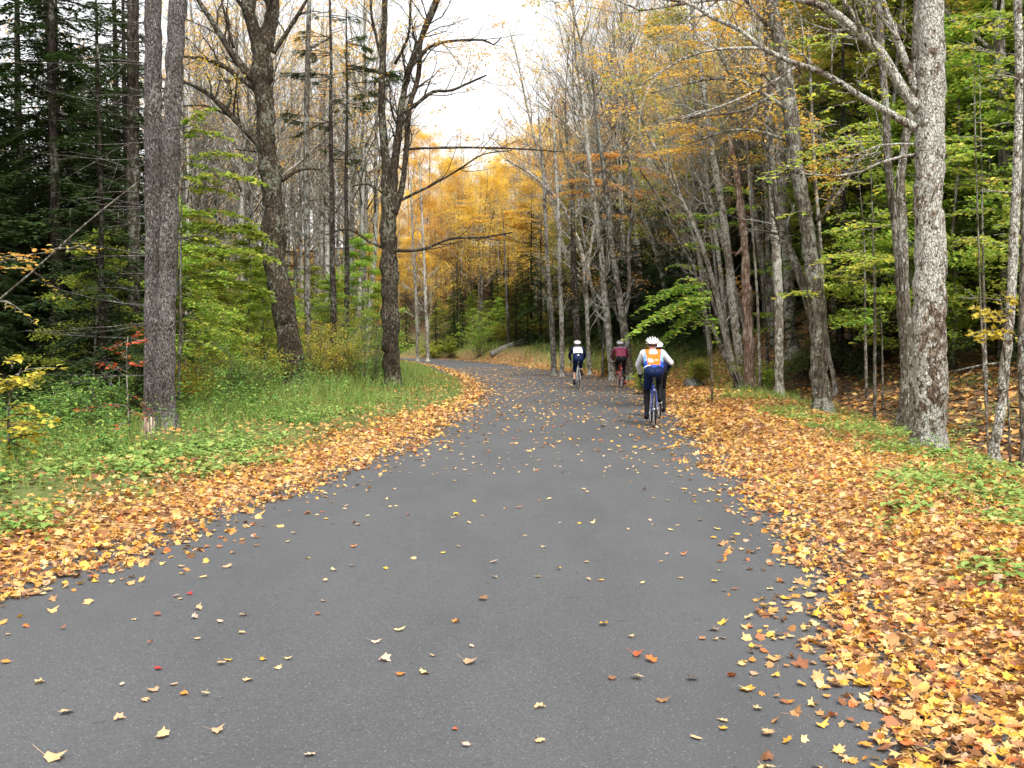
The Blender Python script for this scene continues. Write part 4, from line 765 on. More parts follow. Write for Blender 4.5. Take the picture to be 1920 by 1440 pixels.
hero('maple_tree', 'tall grey forked trunk standing right of the orange backed cyclist', 21.3, M['bark_grey'], [[(1540, 788, 35), (1537, 700, 33), (1533, 600, 31), (1525, 520, 29), (1515, 440, 27), (1503, 360, 26), (1490, 290, 27), (1482, 210, 28), (1470, 130, 26), (1458, 60, 25), (1448, 0, 22), (1440, -200, 17)],
     [(1524, 600, 17, .2), (1507, 540, 15, .3), (1485, 480, 15, .5), (1466, 440, 14, .7), (1452, 360, 12, 1), (1445, 250, 11, 1.2), (1440, 100, 9, 1.4), (1430, -20, 7, 1.5)], [(1468, 200, 9), (1430, 175, 8), (1385, 150, 7), (1340, 148, 5), (1280, 158, 4), (1220, 175, 3)], [(1480, 265, 7), (1430, 248, 6), (1370, 244, 5), (1290, 270, 3)],
     [(1478, 192, 6), (1430, 140, 5), (1370, 140, 4), (1300, 155, 3)], [(1530, 415, 10), (1560, 380, 8), (1580, 350, 6), (1600, 320, 3)], [(1450, 60, 9), (1415, 20, 7), (1385, -15, 5)], [(1478, 160, 8), (1400, 205, 6), (1340, 215, 5), (1250, 225, 3)]], 20, 16, 10, 1.4, 'gold', 1.2, .04, lp=2, lfrac=.32)
hero('maple_tree', 'slender light grey trunk left of the tall forked one', 28.2, M['bark_pale'], [[(1461, 750, 17), (1461, 650, 17), (1460, 560, 17), (1456, 480, 17), (1450, 380, 15), (1445, 280, 13), (1432, 150, 12), (1420, 0, 10), (1410, -120, 7)]], 21, 10, dead=(8, 4, 10, 1.3, 0, 3))
hero('beech_tree', 'smooth pale straight trunk behind the slender light grey one', 34, M['bark_pale'], [[(1487, 700, 24), (1482, 600, 22), (1478, 500, 20), (1470, 400, 19), (1462, 250, 17), (1450, 80, 14), (1440, -80, 10)]], 22, 10, dead=(8, 5, 12, 1.3, 0, 3))
hero('dead_tree', 'dead trunk with reddish bark peeling off and a broken top', 29.6, M['bark_stripped'], [[(1407, 735, 22), (1405, 660, 20), (1403, 600, 18), (1399, 540, 17), (1397, 470, 14), (1390, 400, 13), (1383, 340, 11), (1375, 290, 9), (1366, 252, 4)], [(1392, 467, 7), (1382, 475, 6), (1377, 480, 3)], [(1380, 350, 6), (1365, 343, 4), (1350, 322, 2)]], 23, 12, 0, .5, None, 1.3, .10, top=False)
hero('maple_tree', 'grey trunk directly left of the dead reddish one', 30.8, M['bark_pale'], [[(1393, 730, 17), (1383, 640, 16), (1373, 560, 16), (1366, 480, 15), (1352, 380, 13), (1335, 280, 12), (1318, 160, 11), (1300, 40, 9), (1290, -80, 7)]], 24, 10, dead=(10, 4, 11, 1.5, 3, 1.5))
hero('maple_tree', 'thin leaning trunk left of the dead reddish one, bending over to the left', 31.6, M['bark_pale'], [[(1383, 725, 10), (1362, 640, 10), (1345, 560, 10), (1320, 470, 9), (1290, 400, 8), (1250, 320, 7), (1215, 250, 6), (1185, 170, 4), (1165, 110, 2)]], 25, 8, -5, 1.2, 'orange', 1.2, .03, lp=1, lfrac=.3)
hero('maple_tree', 'thinnest leaning stem beside the dead reddish trunk', 31.0, M['bark_grey'], [[(1378, 726, 8), (1355, 660, 8), (1335, 610, 7), (1322, 585, 6), (1300, 500, 6), (1270, 450, 5), (1240, 380, 4), (1200, 320, 3)]], 26, 8, -5, 1.0, None, 1.2)
hero('maple_tree', 'whitish thin trunk right behind the tall forked one', 27.2, M['bark_pale'], [[(1565, 750, 9), (1552, 650, 8), (1545, 560, 7), (1540, 470, 6), (1530, 350, 6), (1522, 200, 5), (1515, 50, 4)]], 27, 8, dead=(8, 3, 9, .9, 0, 3))
hero('maple_tree', 'lichen spotted trunk leaning right beside the yellow leaves at the right edge', 12.9, M['bark_big'], [[(1864, 880, 18), (1875, 780, 18), (1885, 680, 18), (1893, 600, 17), (1898, 520, 17), (1903, 400, 17), (1909, 280, 16), (1912, 150, 15), (1908, 0, 15), (1905, -200, 12)]], 28, 12, dead=(5, 1, 6, 1.1, 3, 1))
hero('maple_tree', 'brown trunk cut off by the right edge of the picture', 12.2, M['bark_grey'], [[(1922, 905, 17), (1920, 780, 17), (1916, 640, 16), (1922, 480, 16), (1926, 200, 15), (1930, -100, 12)]], 29, 10)
hero('maple_tree', 'double curved trunk right behind the maroon cyclist', 41, M['bark_grey'], [[(1180, 705, 18), (1173, 640, 17), (1165, 580, 14), (1155, 520, 12), (1145, 440, 11), (1135, 340, 9), (1120, 230, 7), (1110, 130, 5)], [(1170, 600, 9), (1180, 540, 8), (1178, 460, 7), (1186, 380, 6), (1175, 260, 4)]], 30, 9, -4, 1.8, 'orange', 1.2, .04, lp=1, lfrac=.15)
hero('maple_tree', 'grey trunk between the white backed and the maroon cyclist', 42.5, M['bark_pale'], [[(1147, 672, 13), (1140, 610, 13), (1134, 560, 12), (1128, 480, 10), (1115, 380, 9), (1100, 260, 7), (1090, 150, 5)]], 31, 9, -4, 1.8, None)
hero('hemlock_tree', 'near black trunk rising behind the white backed cyclist', 47, M['bark_dark'], [[(1084, 650, 14), (1080, 590, 14), (1076, 520, 12), (1074, 400, 9), (1072, 330, 6)]], 32, 9, dead=(16, 4, 9, 1.6, 0, 3.1))
hero('maple_tree', 'pale trunk left of the white backed cyclist, the right one of two', 46.5, M['bark_pale'], [[(1054, 680, 9), (1053, 600, 9), (1050, 520, 8), (1047, 400, 7), (1040, 280, 5), (1036, 180, 3)]], 33, 8, -3, 1.5, 'orange', lp=1, lfrac=.1)
hero('maple_tree', 'pale mottled trunk left of the white backed cyclist, the left one of two', 48, M['bark_pale'], [[(1039, 672, 12), (1035, 610, 11), (1031, 560, 10), (1026, 480, 8), (1020, 350, 6), (1010, 220, 4)]], 34, 8, -3, 1.5, 'orange', lp=1, lfrac=.1)
hero('birch_tree', 'whitish birch trunk standing where the road disappears', 86, M['bark_pale'], [[(802, 642, 7), (800, 600, 7), (797, 550, 6), (795, 480, 5), (790, 380, 4), (786, 300, 3)]], 35, 8, -3, 2.0, None)
hero('birch_tree', 'second whitish trunk left of the birch where the road disappears', 88, M['bark_pale'], [[(783, 642, 6), (781, 590, 6), (778, 520, 5), (773, 430, 4), (770, 330, 3)]], 36, 8, -3, 2.0, None)
hero('maple_tree', 'white barked leaning bare tree above the maroon cyclist', 52, M['bark_pale'], [[(1262, 640, 9), (1250, 560, 9), (1235, 490, 8), (1215, 430, 8), (1190, 380, 7), (1165, 350, 6), (1120, 300, 5), (1070, 240, 4), (1010, 190, 3)]], 37, 8, -7, 2.2, 'orange', lp=1, lfrac=.2)
hero('maple_tree', 'bare forked tree with white bark leaning left over the riders', 50, M['bark_pale'], [[(1105, 640, 8), (1098, 540, 8), (1090, 470, 8), (1070, 420, 7), (1050, 380, 6), (1000, 330, 5), (950, 300, 3)], [(1098, 540, 6), (1110, 450, 5), (1125, 350, 5), (1118, 230, 4), (1100, 120, 2)]], 38, 8, -7, 2.2, 'orange', lp=1, lfrac=.15)
# spruces with separate needle clumps left of the many stemmed tree
for (px, Y, w_, top_, sd, lab, cl) in ((626, 36, 14, -60, 41, 'ragged spruce with separate dark needle tufts, left of the many stemmed tree', [(590, 75), (600, 105), (575, 145), (640, 35), (600, 240), (640, 300), (560, 230), (590, 150), (655, 195)]),
                                  (650, 40, 12, 20, 42, 'second ragged spruce immediately left of the many stemmed tree', [(670, 90), (690, 130), (720, 135), (660, 200), (700, 165), (640, 290), (665, 85)])):
    T = Tree(sd); rs_ = T.rs; p0 = at(px, 700, Y); bz = Hs(p0[0], Y); base = np.array((p0[0], Y, bz)); hp = at(px, top_, Y)[2] - bz
    P, R = stem(T, hp, w_ * Y / F / 2, (0, 0), 9, .02); lm = MB()
    for i in range(46):
        t = rs_.uniform(.15, .97); a = rs_.uniform(0, 6.3); T.grow(along(P, t), (math.cos(a), math.sin(a), -.05), rs_.uniform(.5, 1.6), .012, 1, -.01, .1, 3, .4)
    for (cx_, cy_) in cl:
        c = at(cx_, cy_, Y) - base; s0 = along(P, min(.99, max(.05, (c[2] + .1) / hp)))
        for q_ in range(4):
            e = c + rs_.normal(0, .30, 3) * (1, 1, .8); d2 = e[:2] - s0[:2]; Lb = np.linalg.norm(d2) + .5; d2 = d2 / (np.linalg.norm(d2) + 1e-6)
            if Lb < .8: a = rs_.uniform(0, 6.3); d2 = np.array((math.cos(a), math.sin(a)))
            qq = np.linspace(0, 1, 7); B = np.column_stack([s0[0] + d2[0] * Lb * qq, s0[1] + d2[1] * Lb * qq, s0[2] + (e[2] - s0[2]) * qq + .25 * np.sin(qq * 3.0 + q_) * Lb * .2])
            tube(T.wood, B, np.linspace(.018, .005, 7), 4, cap=False); needles(lm, B[3:] + rs_.normal(0, .03, (4, 3)), d2, Lb * .55, rs_); needles(lm, B[3:] - (0, 0, .06), d2, Lb * .45, rs_)
    finish('spruce_tree', lab, 'tree', T, lm, M['bark_dark'], M['needle_lit'], tuple(base)); HERO.append((p0[0], Y))

# ------------------------------------------------------------------ leafy sprays: saplings and shrubs
def sapling(name, label, Y, stem_px, sprays, leafm, seed, size=.09, bark='bark_grey', w0=7, cat='sapling', dens=1.0, width=.32, tpl=None, droop=.12, group=None):
    """stem_px: pixels of the stem; sprays: (px0, py0, px1, py1[, extra depth]) flat leafy branches"""
    T = Tree(seed); rs_ = T.rs; p0 = at(stem_px[0][0], stem_px[0][1], Y); bz = Hs(p0[0], Y); base = np.array((p0[0], Y, bz)); lm = MB()
    P = [np.array((0, 0, -.1))] + [at(q[0], q[1], Y) - base for q in stem_px]; P = [p for i, p in enumerate(P) if i == 0 or p[2] > -.05]
    if len(P) > 1: 
        P, R = smooth_path(P, np.linspace(w0 * Y / F / 2, .006, len(P)), .2); tube(T.wood, P, R, 6)
    LP, LS = [], []
    for sp in sprays:
        a = at(sp[0], sp[1], Y) - base; e = at(sp[2], sp[3], Y + (sp[4] if len(sp) > 4 else rs_.uniform(-.6, .6))) - base; Ln = np.linalg.norm(e - a); n = max(5, int(Ln / .12)); q = np.linspace(0, 1, n)
        B = a + (e - a) * q[:, None]; B[:, 2] += droop * Ln * 4 * q * (1 - q) * .5; B += rs_.normal(0, .012, B.shape); tube(T.wood, B, np.linspace(.012, .003, n), 4, cap=False)
        ax = nrm(e - a); pp = nrm(np.cross(ax, (0, 0, 1.)));
        for i in range(1, n):
            for sd_ in (-1, 1):
                if rs_.uniform() > .85: continue
                tl_ = width * Ln * (1.05 - .75 * q[i]) * rs_.uniform(.5, 1.2); d = nrm(ax * .8 + pp * sd_ + np.array((0, 0, rs_.uniform(-.25, .1)))); m_ = max(2, int(tl_ / (size * .40) * dens))
                tt = (np.arange(m_) + rs_.uniform(0, 1, m_)) / m_; tw = B[i] + d * (tl_ * tt)[:, None]; tw[:, 2] -= .2 * tl_ * tt ** 2; T.wood.n and tube(T.wood, [B[i], B[i] + d * tl_ * .5, B[i] + d * tl_ - np.array((0, 0, .2 * tl_))], [.004, .003, .002], 3, cap=False)
                off = np.where(np.arange(m_) % 2 == 0, 1, -1)[:, None] * np.cross(d, (0, 0, 1.))[None] * size * .45; LP.append(tw + off + rs_.normal(0, .02, tw.shape))
    LP = np.vstack(LP); n = len(LP); scatter(lm, tpl or OVAL, LP, rs_.uniform(size * .85, size * 1.5, n), rs_.uniform(0, 6.3, n), np.abs(rs_.normal(.25, .3, n)), rs_.uniform(0, 6.3, n))
    return finish(name, label, cat, T, lm, M[bark], M[leafm], tuple(base), group)
sapling('beech_sapling', 'bright green leafy spray hanging right beside the orange backed cyclist', 24, [(1335, 720), (1332, 620), (1328, 520), (1318, 500)],
        [(1328, 525, 1195, 585), (1328, 530, 1215, 560), (1330, 545, 1205, 610), (1330, 560, 1240, 600), (1325, 520, 1270, 530), (1330, 570, 1250, 640), (1330, 590, 1290, 625), (1328, 540, 1320, 575, -.8), (1328, 550, 1180, 630), (1328, 560, 1225, 655), (1330, 580, 1345, 640)], 'green', 51, .11, dens=1.0, w0=4)
sapling('beech_sapling', 'small green layered sapling right of the tall forked trunk', 22.5, [(1655, 770), (1654, 640), (1650, 575)], [(1652, 590, 1562, 600), (1652, 600, 1570, 615), (1652, 610, 1600, 640), (1652, 585, 1590, 582), (1655, 620, 1610, 635), (1650, 575, 1660, 600)], 'green', 52, .10)
sapling('beech_sapling', 'green understorey sapling high between the forked trunk and the slim pair', 25, [(1625, 760), (1622, 600), (1620, 450), (1610, 330)], [(1620, 455, 1545, 470), (1620, 470, 1560, 500), (1620, 480, 1650, 510), (1618, 440, 1570, 440), (1615, 400, 1560, 410), (1615, 380, 1650, 400), (1622, 500, 1590, 520)], 'green', 53, .11)
sapling('beech_sapling', 'light green leafy branches hanging over the upper right, left of the big lichened trunk', 16.6, [(1703, 815), (1700, 600), (1680, 400), (1640, 200), (1600, 60)],
        [(1600, 70, 1455, 85), (1600, 85, 1490, 95), (1602, 160, 1460, 175), (1602, 175, 1500, 185), (1605, 190, 1530, 215), (1610, 250, 1440, 335), (1610, 275, 1500, 290), (1605, 300, 1430, 330), (1595, 60, 1540, 30), (1605, 120, 1650, 100), (1605, 150, 1660, 180), (1612, 300, 1530, 320)], 'ygreen', 54, .085, w0=6, dens=.6, width=.24)
sapling('beech_sapling', 'yellow green leaves hanging at the upper right, right of the big lichened trunk', 14, [(1855, 880), (1840, 600), (1830, 300), (1825, 60)],
        [(1828, 90, 1780, 100), (1828, 95, 1895, 110), (1828, 120, 1790, 130), (1828, 125, 1900, 140), (1828, 60, 1790, 50), (1830, 210, 1790, 235), (1830, 60, 1900, 40), (1830, 230, 1870, 245), (1832, 330, 1880, 370), (1832, 340, 1900, 345), (1835, 140, 1890, 180)], 'ygreen', 55, .085, w0=5, dens=.75, width=.30)
sapling('maple_sapling', 'golden yellow leaves around the leaning trunk at the right edge', 12.6, [(1895, 890), (1890, 750), (1880, 620), (1878, 560)], [(1880, 600, 1825, 575), (1880, 610, 1832, 590), (1880, 625, 1822, 630), (1880, 635, 1830, 640), (1880, 590, 1915, 580), (1880, 620, 1920, 640), (1880, 560, 1900, 570)], 'yellow', 56, .085, w0=5, tpl=STARS[3], dens=1.3)
sapling('beech_sapling', 'bright green layered beech between the paired trunks and the crooked maple', 22, [(335, 790), (338, 600), (340, 400), (345, 230)],
        [(342, 240, 400, 205), (342, 250, 430, 262), (342, 300, 470, 300), (342, 310, 410, 325), (342, 340, 490, 345), (342, 355, 440, 370), (342, 400, 480, 420), (342, 425, 505, 455), (342, 440, 430, 470), (342, 480, 510, 490), (342, 500, 450, 515), (342, 540, 500, 548), (342, 560, 440, 585), (342, 600, 480, 640), (342, 640, 420, 670), (340, 380, 300, 390), (342, 270, 380, 230), (342, 460, 490, 440), (342, 520, 505, 560)], 'green', 57, .12, dens=1.5, width=.30, droop=.2)
sapling('maple_sapling', 'slender sapling with scattered red leaves beside the paired trunks', 15.8, [(245, 850), (240, 760), (237, 660), (240, 630)], [(240, 640, 205, 655), (240, 650, 275, 640), (238, 660, 262, 620), (238, 690, 275, 680), (240, 700, 190, 685), (242, 740, 285, 780), (242, 760, 150, 775), (242, 770, 280, 790), (243, 790, 215, 810), (240, 680, 225, 660)], 'red', 58, .075, w0=4, tpl=STARS[5], dens=.22, width=.2)
sapling('maple_sapling', 'few orange leaves on a thin branch at the left edge, halfway up', 11.5, [(-30, 900), (-28, 700), (-20, 520), (-10, 490)], [(-15, 500, 90, 475), (-15, 490, 60, 490), (-18, 505, 50, 505)], 'orange', 59, .075, w0=5, tpl=STARS[1], dens=.3, width=.15)
sapling('yellow_shrub', 'yellow leaved shrub at the left edge above the leaf bank', 12.2, [(20, 880), (15, 800), (20, 740), (40, 690)], [(18, 800, 95, 800), (18, 810, 70, 830), (18, 790, -40, 800), (16, 770, 60, 760), (16, 780, 100, 785), (20, 740, 70, 700), (20, 745, 0, 700), (25, 720, 60, 720), (30, 700, 110, 690), (18, 820, -20, 840), (18, 830, 60, 850), (18, 825, 90, 815), (20, 690, 30, 670), (16, 800, 40, 790), (16, 815, 50, 805), (16, 835, 20, 860)], 'yellow', 60, .075, w0=6, cat='shrub', tpl=ROUND, dens=1.0, width=.36)
sapling('bare_sapling', 'thin bare stem arching to the upper right across the dark hemlocks', 10, [(-120, 720), (-40, 600), (60, 510), (160, 420), (260, 340)], [(60, 510, 120, 560), (100, 470, 180, 470), (0, 560, 60, 600)], 'yellow', 61, .05, w0=6, dens=.05)
def box_sprays(seed, n, x0, x1, y0, y1, sx, ln=(60, 110)):
    r_ = np.random.RandomState(seed); out = []
    for _ in range(n):
        cx_, cy_ = r_.uniform(x0, x1), r_.uniform(y0, y1); l_ = r_.uniform(*ln); sg = 1 if cx_ > sx else -1; out.append((cx_ - sg * l_ * .5, cy_ + r_.uniform(-12, 6), cx_ + sg * l_ * .5, cy_ + r_.uniform(-6, 16), r_.uniform(-1.5, 1.5)))
    return out
sapling('maple_tree', 'young maple with layers of golden orange leaves left of the forked trunk, high up', 28.8, [(1425, 760), (1420, 560), (1405, 350), (1395, 150), (1385, 20)], box_sprays(1, 26, 1240, 1510, 25, 300, 1400), 'gold', 62, .10, cat='tree', dens=.7, width=.30)
sapling('maple_tree', 'young maple with rusty orange leaf layers above the maroon cyclist', 44, [(1130, 690), (1135, 560), (1140, 420), (1145, 320)], box_sprays(2, 16, 1040, 1260, 290, 420, 1145, (50, 90)), 'orange', 63, .12, cat='tree', dens=.8, width=.30)
sapling('maple_tree', 'young maple with yellow leaf layers above the white backed cyclist', 88, [(955, 680), (950, 560), (945, 440), (940, 380)], box_sprays(3, 18, 840, 1040, 370, 475, 945, (35, 70)), 'gold', 64, .17, cat='tree', dens=.8, width=.32)
sapling('beech_tree', 'young beech with lime green leaf layers between the forked and the big lichened trunk', 20.5, [(1640, 800), (1640, 560), (1635, 380), (1630, 220)], box_sprays(4, 22, 1490, 1700, 210, 560, 1635, (60, 110)), 'ygreen', 65, .10, cat='tree', dens=.7, width=.30)
sapling('beech_tree', 'young beech with lime green leaf layers behind the stripped dead trunk', 33, [(1440, 740), (1435, 600), (1430, 450), (1428, 360)], box_sprays(5, 18, 1290, 1520, 350, 640, 1430, (50, 90)), 'green', 66, .11, cat='tree', dens=.8, width=.30)
sapling('beech_tree', 'young beech with light green leaf layers at the right edge, behind the slim trunks', 18.5, [(1850, 820), (1845, 560), (1840, 300), (1835, 60)], box_sprays(6, 30, 1775, 1940, 10, 460, 1840, (70, 120)), 'green', 67, .10, cat='tree', dens=.8, width=.30)
def shrub(name, label, px, Y, hh, ww, leafm, seed, size=.07, n=16, dens=1.0, group=None, cat='shrub', tpl=None):
    T = Tree(seed); rs_ = T.rs; X = (px - CX) / F * Y; base = np.array((X, Y, Hs(X, Y))); lm = MB()
    for i in range(n):
        a = rs_.uniform(0, 6.3); q = rs_.uniform(.15, 1); T.grow((rs_.normal(0, .08), rs_.normal(0, .08), -.05), (math.cos(a) * q * ww / hh, math.sin(a) * q * ww / hh, 1), hh * rs_.uniform(.6, 1.05), .012, 2, -.02, .10, 5, .42, (.5, 1.1), 4, .3)
    T.leaves(lm, tpl or OVAL, max(1, int(2 * dens)), .07, (size * .8, size * 1.3), .85, .4); HERO.append((X, Y))
    return finish(name, label, cat, T, lm, M['bark_grey'], M[leafm], tuple(base), group, 'foliage')
SH = [(592, 30.5, 2.3, 1.2, 'ygreen', 'yellow green bush just right of the crooked maple'), (640, 32.5, 2.0, 1.2, 'yellow', 'yellow leaved bush between the crooked maple and the many stemmed tree'), (690, 33, 2.6, 1.3, 'weed', 'dark green bush at the left foot of the many stemmed tree'), (612, 36, 3.0, 1.4, 'ygreen', 'taller yellow green bush behind the grass right of the crooked maple'),
      (480, 27, 1.9, 1.2, 'ygreen', 'yellow green bush at the left foot of the crooked maple'), (430, 25, 1.6, 1.2, 'weed', 'low dark bush left of the crooked maple'), (395, 30, 2.6, 1.4, 'ygreen', 'yellowish bush behind the bright green beech'), (360, 23, 1.4, 1.0, 'yellow', 'small yellow bush right beside the paired trunks'), (455, 33, 3.0, 1.5, 'weed', 'tall dark green thicket left of the crooked maple'),
      (520, 34, 2.6, 1.3, 'yellow', 'yellow bush right behind the crooked maple'), (670, 38, 3.0, 1.6, 'ygreen', 'leafy green thicket left of the many stemmed tree'), (560, 40, 3.0, 1.6, 'yellow', 'tall yellow thicket behind the crooked maple'), (200, 19, 1.1, 1.0, 'weed', 'low green bush left of the paired trunks'), (120, 17, 1.0, 1.0, 'weed', 'low green weeds bush between the yellow shrub and the red sapling'),
      (1012, 85, 2.6, 2.2, 'yellow', 'golden yellow bush at the right end of the fallen log'), (898, 90, 4.2, 2.2, 'green', 'bright green sapling bush left above the fallen log'), (950, 90, 2.4, 2.0, 'ygreen', 'yellow green bush behind the fallen log'), (846, 97, 2.6, 2.4, 'green', 'green bush on the far verge where the road disappears'), (812, 101, 2.0, 3.0, 'ygreen', 'light green clump by the white birches'),
      (1150, 46, 1.5, .9, 'ygreen', 'yellow green shrub behind the maroon cyclist'), (1210, 31, .9, .8, 'green', 'small green shrub left behind the orange backed cyclist'), (1310, 33, 1.1, .8, 'green', 'small dark green shrub by the pale stone'), (1430, 30, 1.2, 1.0, 'green', 'green shrub right of the dead reddish trunk'), (1500, 31, 1.1, .9, 'green', 'green shrub between the slender grey and forked trunks')]
for i, (px, Y, hh, ww, lf, lab) in enumerate(SH): shrub('shrub', lab, px, Y, hh, ww, lf, 100 + i, .06 if Y < 40 else .13, 15)

# fallen log, stone, broken stump
T = Tree(71); A = np.array((-1.75, 83.5)); B_ = np.array((2.9, 84.6)); zA = Hs(*A) + .42; zB = Hs(*B_) + .55
P, R = smooth_path([(0, 0, 0), (1.5, .35, (zB - zA) * .33 + .06), (3.0, .7, (zB - zA) * .66 + .05), (4.5, 1.1, zB - zA)], [.30, .28, .25, .20], .2); tube(T.wood, P, R, 12, .05, T.rs)
lg = thing('fallen_log', 'grey fallen log lying on the bank beyond the bend', 'log', (A[0], A[1], zA)); T.wood.build('log_trunk', M['bark_pale'], lg)
mb = MB(); T2 = Tree(72); tube(mb, [(3.0, .7, (zB - zA) * .66 + .2), (3.2, .6, (zB - zA) * .66 + .75), (3.3, .5, (zB - zA) * .66 + 1.0)], [.06, .04, .015], 6); mb.build('branch_stub', M['bark_pale'], lg)
def stone(px, Y, w_, h_, label, seed):
    rs_ = np.random.RandomState(seed); X = (px - CX) / F * Y; import bmesh
    bm = bmesh.new(); bmesh.ops.create_icosphere(bm, subdivisions=3, radius=1)
    for v in bm.verts: c = v.co; k = 1 + .16 * math.sin(3 * c.x + seed) + .12 * math.sin(4 * c.y + 2 * c.z); v.co = Vector((c.x * k * w_, c.y * k * w_ * .8, max(-.5, c.z * k) * h_))
    me = bpy.data.meshes.new('stone'); bm.to_mesh(me); bm.free(); me.materials.append(M['stone']); o = link('stone', me, None, (X, Y, Hs(X, Y) + h_ * .25)); me.polygons.foreach_set('use_smooth', [True] * len(me.polygons)); tag(o, label, 'stone')
M['stone'] = bark_mat('mossy_stone', (.12, .12, .11), (.26, .26, .25), (.4, .4, .38), (.10, .14, .05), .55, .6, 1, .5, 0)
stone(1302, 33, .34, .2, 'pale grey stone on the bank between the green spray and the stripped trunk', 3)

mb = MB(); rs_ = np.random.RandomState(4)
for i in range(9):
    a = i * .7; tube(mb, [(math.cos(a) * .07, math.sin(a) * .07, -.1), (math.cos(a) * .065, math.sin(a) * .065, .16 + .2 * rs_.uniform())], [.045, .012], 5)
g = ground_at(280, 842); o = mb.build('tree_stump', M['bark_stripped']); o.location = (g[0], g[1], Hs(g[0], g[1])); tag(o, 'small splintered brown stump in the weeds before the paired trunks', 'stump')

# ------------------------------------------------------------------ grass, weeds and ground cover
def verge(n, side, rr, Yr, fn):
    x = []; 
    E = LE if side < 0 else RE; seg = np.linalg.norm(np.diff(E, axis=0), axis=1); s_ = np.concatenate([[0], np.cumsum(seg)]); ok = (E[:, 1] > Yr[0]) & (E[:, 1] < Yr[1]) & (np.arange(len(E)) > 20); u = rf2.uniform(s_[ok].min(), s_[ok].max(), n)
    r = rf2.uniform(*rr, n); ex = np.interp(u, s_, E[:, 0]); ey = np.interp(u, s_, E[:, 1]); X = ex + np.interp(u, s_, NR[:, 0]) * side * r; Y = ey + np.interp(u, s_, NR[:, 1]) * side * r
    k = (rf2.uniform(0, 1, n) < fn(X, Y, r)) & (rf2.uniform(0, 1, n) < (9 / np.maximum(Y, 9)) ** .5); r2, _ = road_r(X, Y); k &= r2 > rr[0] * .8; return X[k], Y[k], r[k]
rf2 = np.random.RandomState(99)
def blades(mb, X, Y, h, wd):
    n = len(X); z = H(X, Y) - .02; a = rf2.uniform(0, 6.3, n); l = h * rf2.uniform(.15, .7, n); dx, dy = np.cos(a) * l, np.sin(a) * l; b = rf2.uniform(0, 6.3, n); wx, wy = np.cos(b) * wd, np.sin(b) * wd
    V = np.stack([np.column_stack([X - wx, Y - wy, z]), np.column_stack([X + wx, Y + wy, z]), np.column_stack([X + dx * .4 + wx * .7, Y + dy * .4 + wy * .7, z + h * .6]), np.column_stack([X + dx * .4 - wx * .7, Y + dy * .4 - wy * .7, z + h * .6]), np.column_stack([X + dx, Y + dy, z + h])], 1).reshape(-1, 3)
    i = np.arange(n)[:, None] * 5; mb.add(V, i + np.array([[3, 2, 4]]), i + np.array([[0, 1, 2, 3]]))
def weedleaves(mb, X, Y, h, size, tpl, k=7):
    n = len(X); z = H(X, Y); q = rf2.uniform(.15, 1, (n, k)); a = rf2.uniform(0, 6.3, (n, k)); lx = rf2.normal(0, .12, (n, 1)) * h[:, None] * q
    P = np.stack([X[:, None] + lx + np.cos(a) * size * .6, Y[:, None] + np.sin(a) * size * .6, z[:, None] + h[:, None] * q], -1).reshape(-1, 3); a = a.ravel()
    scatter(mb, tpl, P, rf2.uniform(size * .6, size * 1.3, n * k), a - math.pi / 2, rf2.uniform(-.2, .5, n * k), a)
mb = MB(); X, Y, r = verge(95000, -1, (.6, 8), (4, 75), lambda x, y, r: sst(.8, 2.0, r + .8 * sst(13, 30, y) + .5 * wob(x, y, 1.3)) * (.55 + .45 * wob(x, y, .7)))
blades(mb, X, Y, (.08 + .08 * sst(14, 26, Y) + .26 * sst(1.3, 4.0, r)) * rf2.uniform(.4, 1.5, len(X)) * (.75 + .5 * sst(14, 26, Y)), .005 + .004 * sst(12, 40, Y)); X, Y, r = verge(34000, 1, (.6, 6), (40, 135), lambda x, y, r: sst(.6, 1.6, r) * .8 * (1 - .93 * ((x > -4) & (x < 4) & (y > 74) & (y < 86)))); blades(mb, X, Y, rf2.uniform(.15, .75, len(X)), np.full(len(X), .022))
X, Y, r = verge(14000, 1, (1.6, 4.0), (19, 45), lambda x, y, r: sst(1.4, 2.2, r) * sst(-.1, .4, wob(x, y, .8))); blades(mb, X, Y, rf2.uniform(.06, .3, len(X)), np.full(len(X), .008))
tag(mb.build('grass', M['grass'], smooth=False), 'rough green and straw coloured grass on the verges', 'grass', kind='stuff')
mb = MB(); X, Y, r = verge(17000, -1, (1.3, 9), (6, 60), lambda x, y, r: sst(1.6, 3.2, r) * sst(-.5, .3, wob(x + 3, y, .6))); hh = (.12 + .85 * sst(2.0, 5.0, r) * sst(9, 22, Y)) * rf2.uniform(.5, 1.3, len(X)); weedleaves(mb, X, Y, hh, .075, OVAL, 12)
X, Y, r = verge(9000, 1, (1.8, 7.0), (9, 45), lambda x, y, r: sst(-.1, .5, wob(x + 1, y, .9)) * .7); weedleaves(mb, X, Y, rf2.uniform(.08, .3, len(X)), .06, OVAL, 6)
tag(mb.build('weeds', M['weed'], smooth=False), 'leafy green weeds growing along the wood edges', 'weeds', kind='stuff')
def clumps(pts):
    G = [(*ground_at(px, py), q) for px, py, q in pts]
    def f(x, y, r):
        m_ = np.zeros(len(x))
        for gx_, gy_, q in G: m_ = np.maximum(m_, np.exp(-((x - gx_) ** 2 + ((y - gy_) * .7) ** 2) / q ** 2))
        return np.clip(m_ * 1.3 + .25 * wob(x, y, 3.0) - .15, 0, 1) * sst(.7, 1.1, r)
    return f
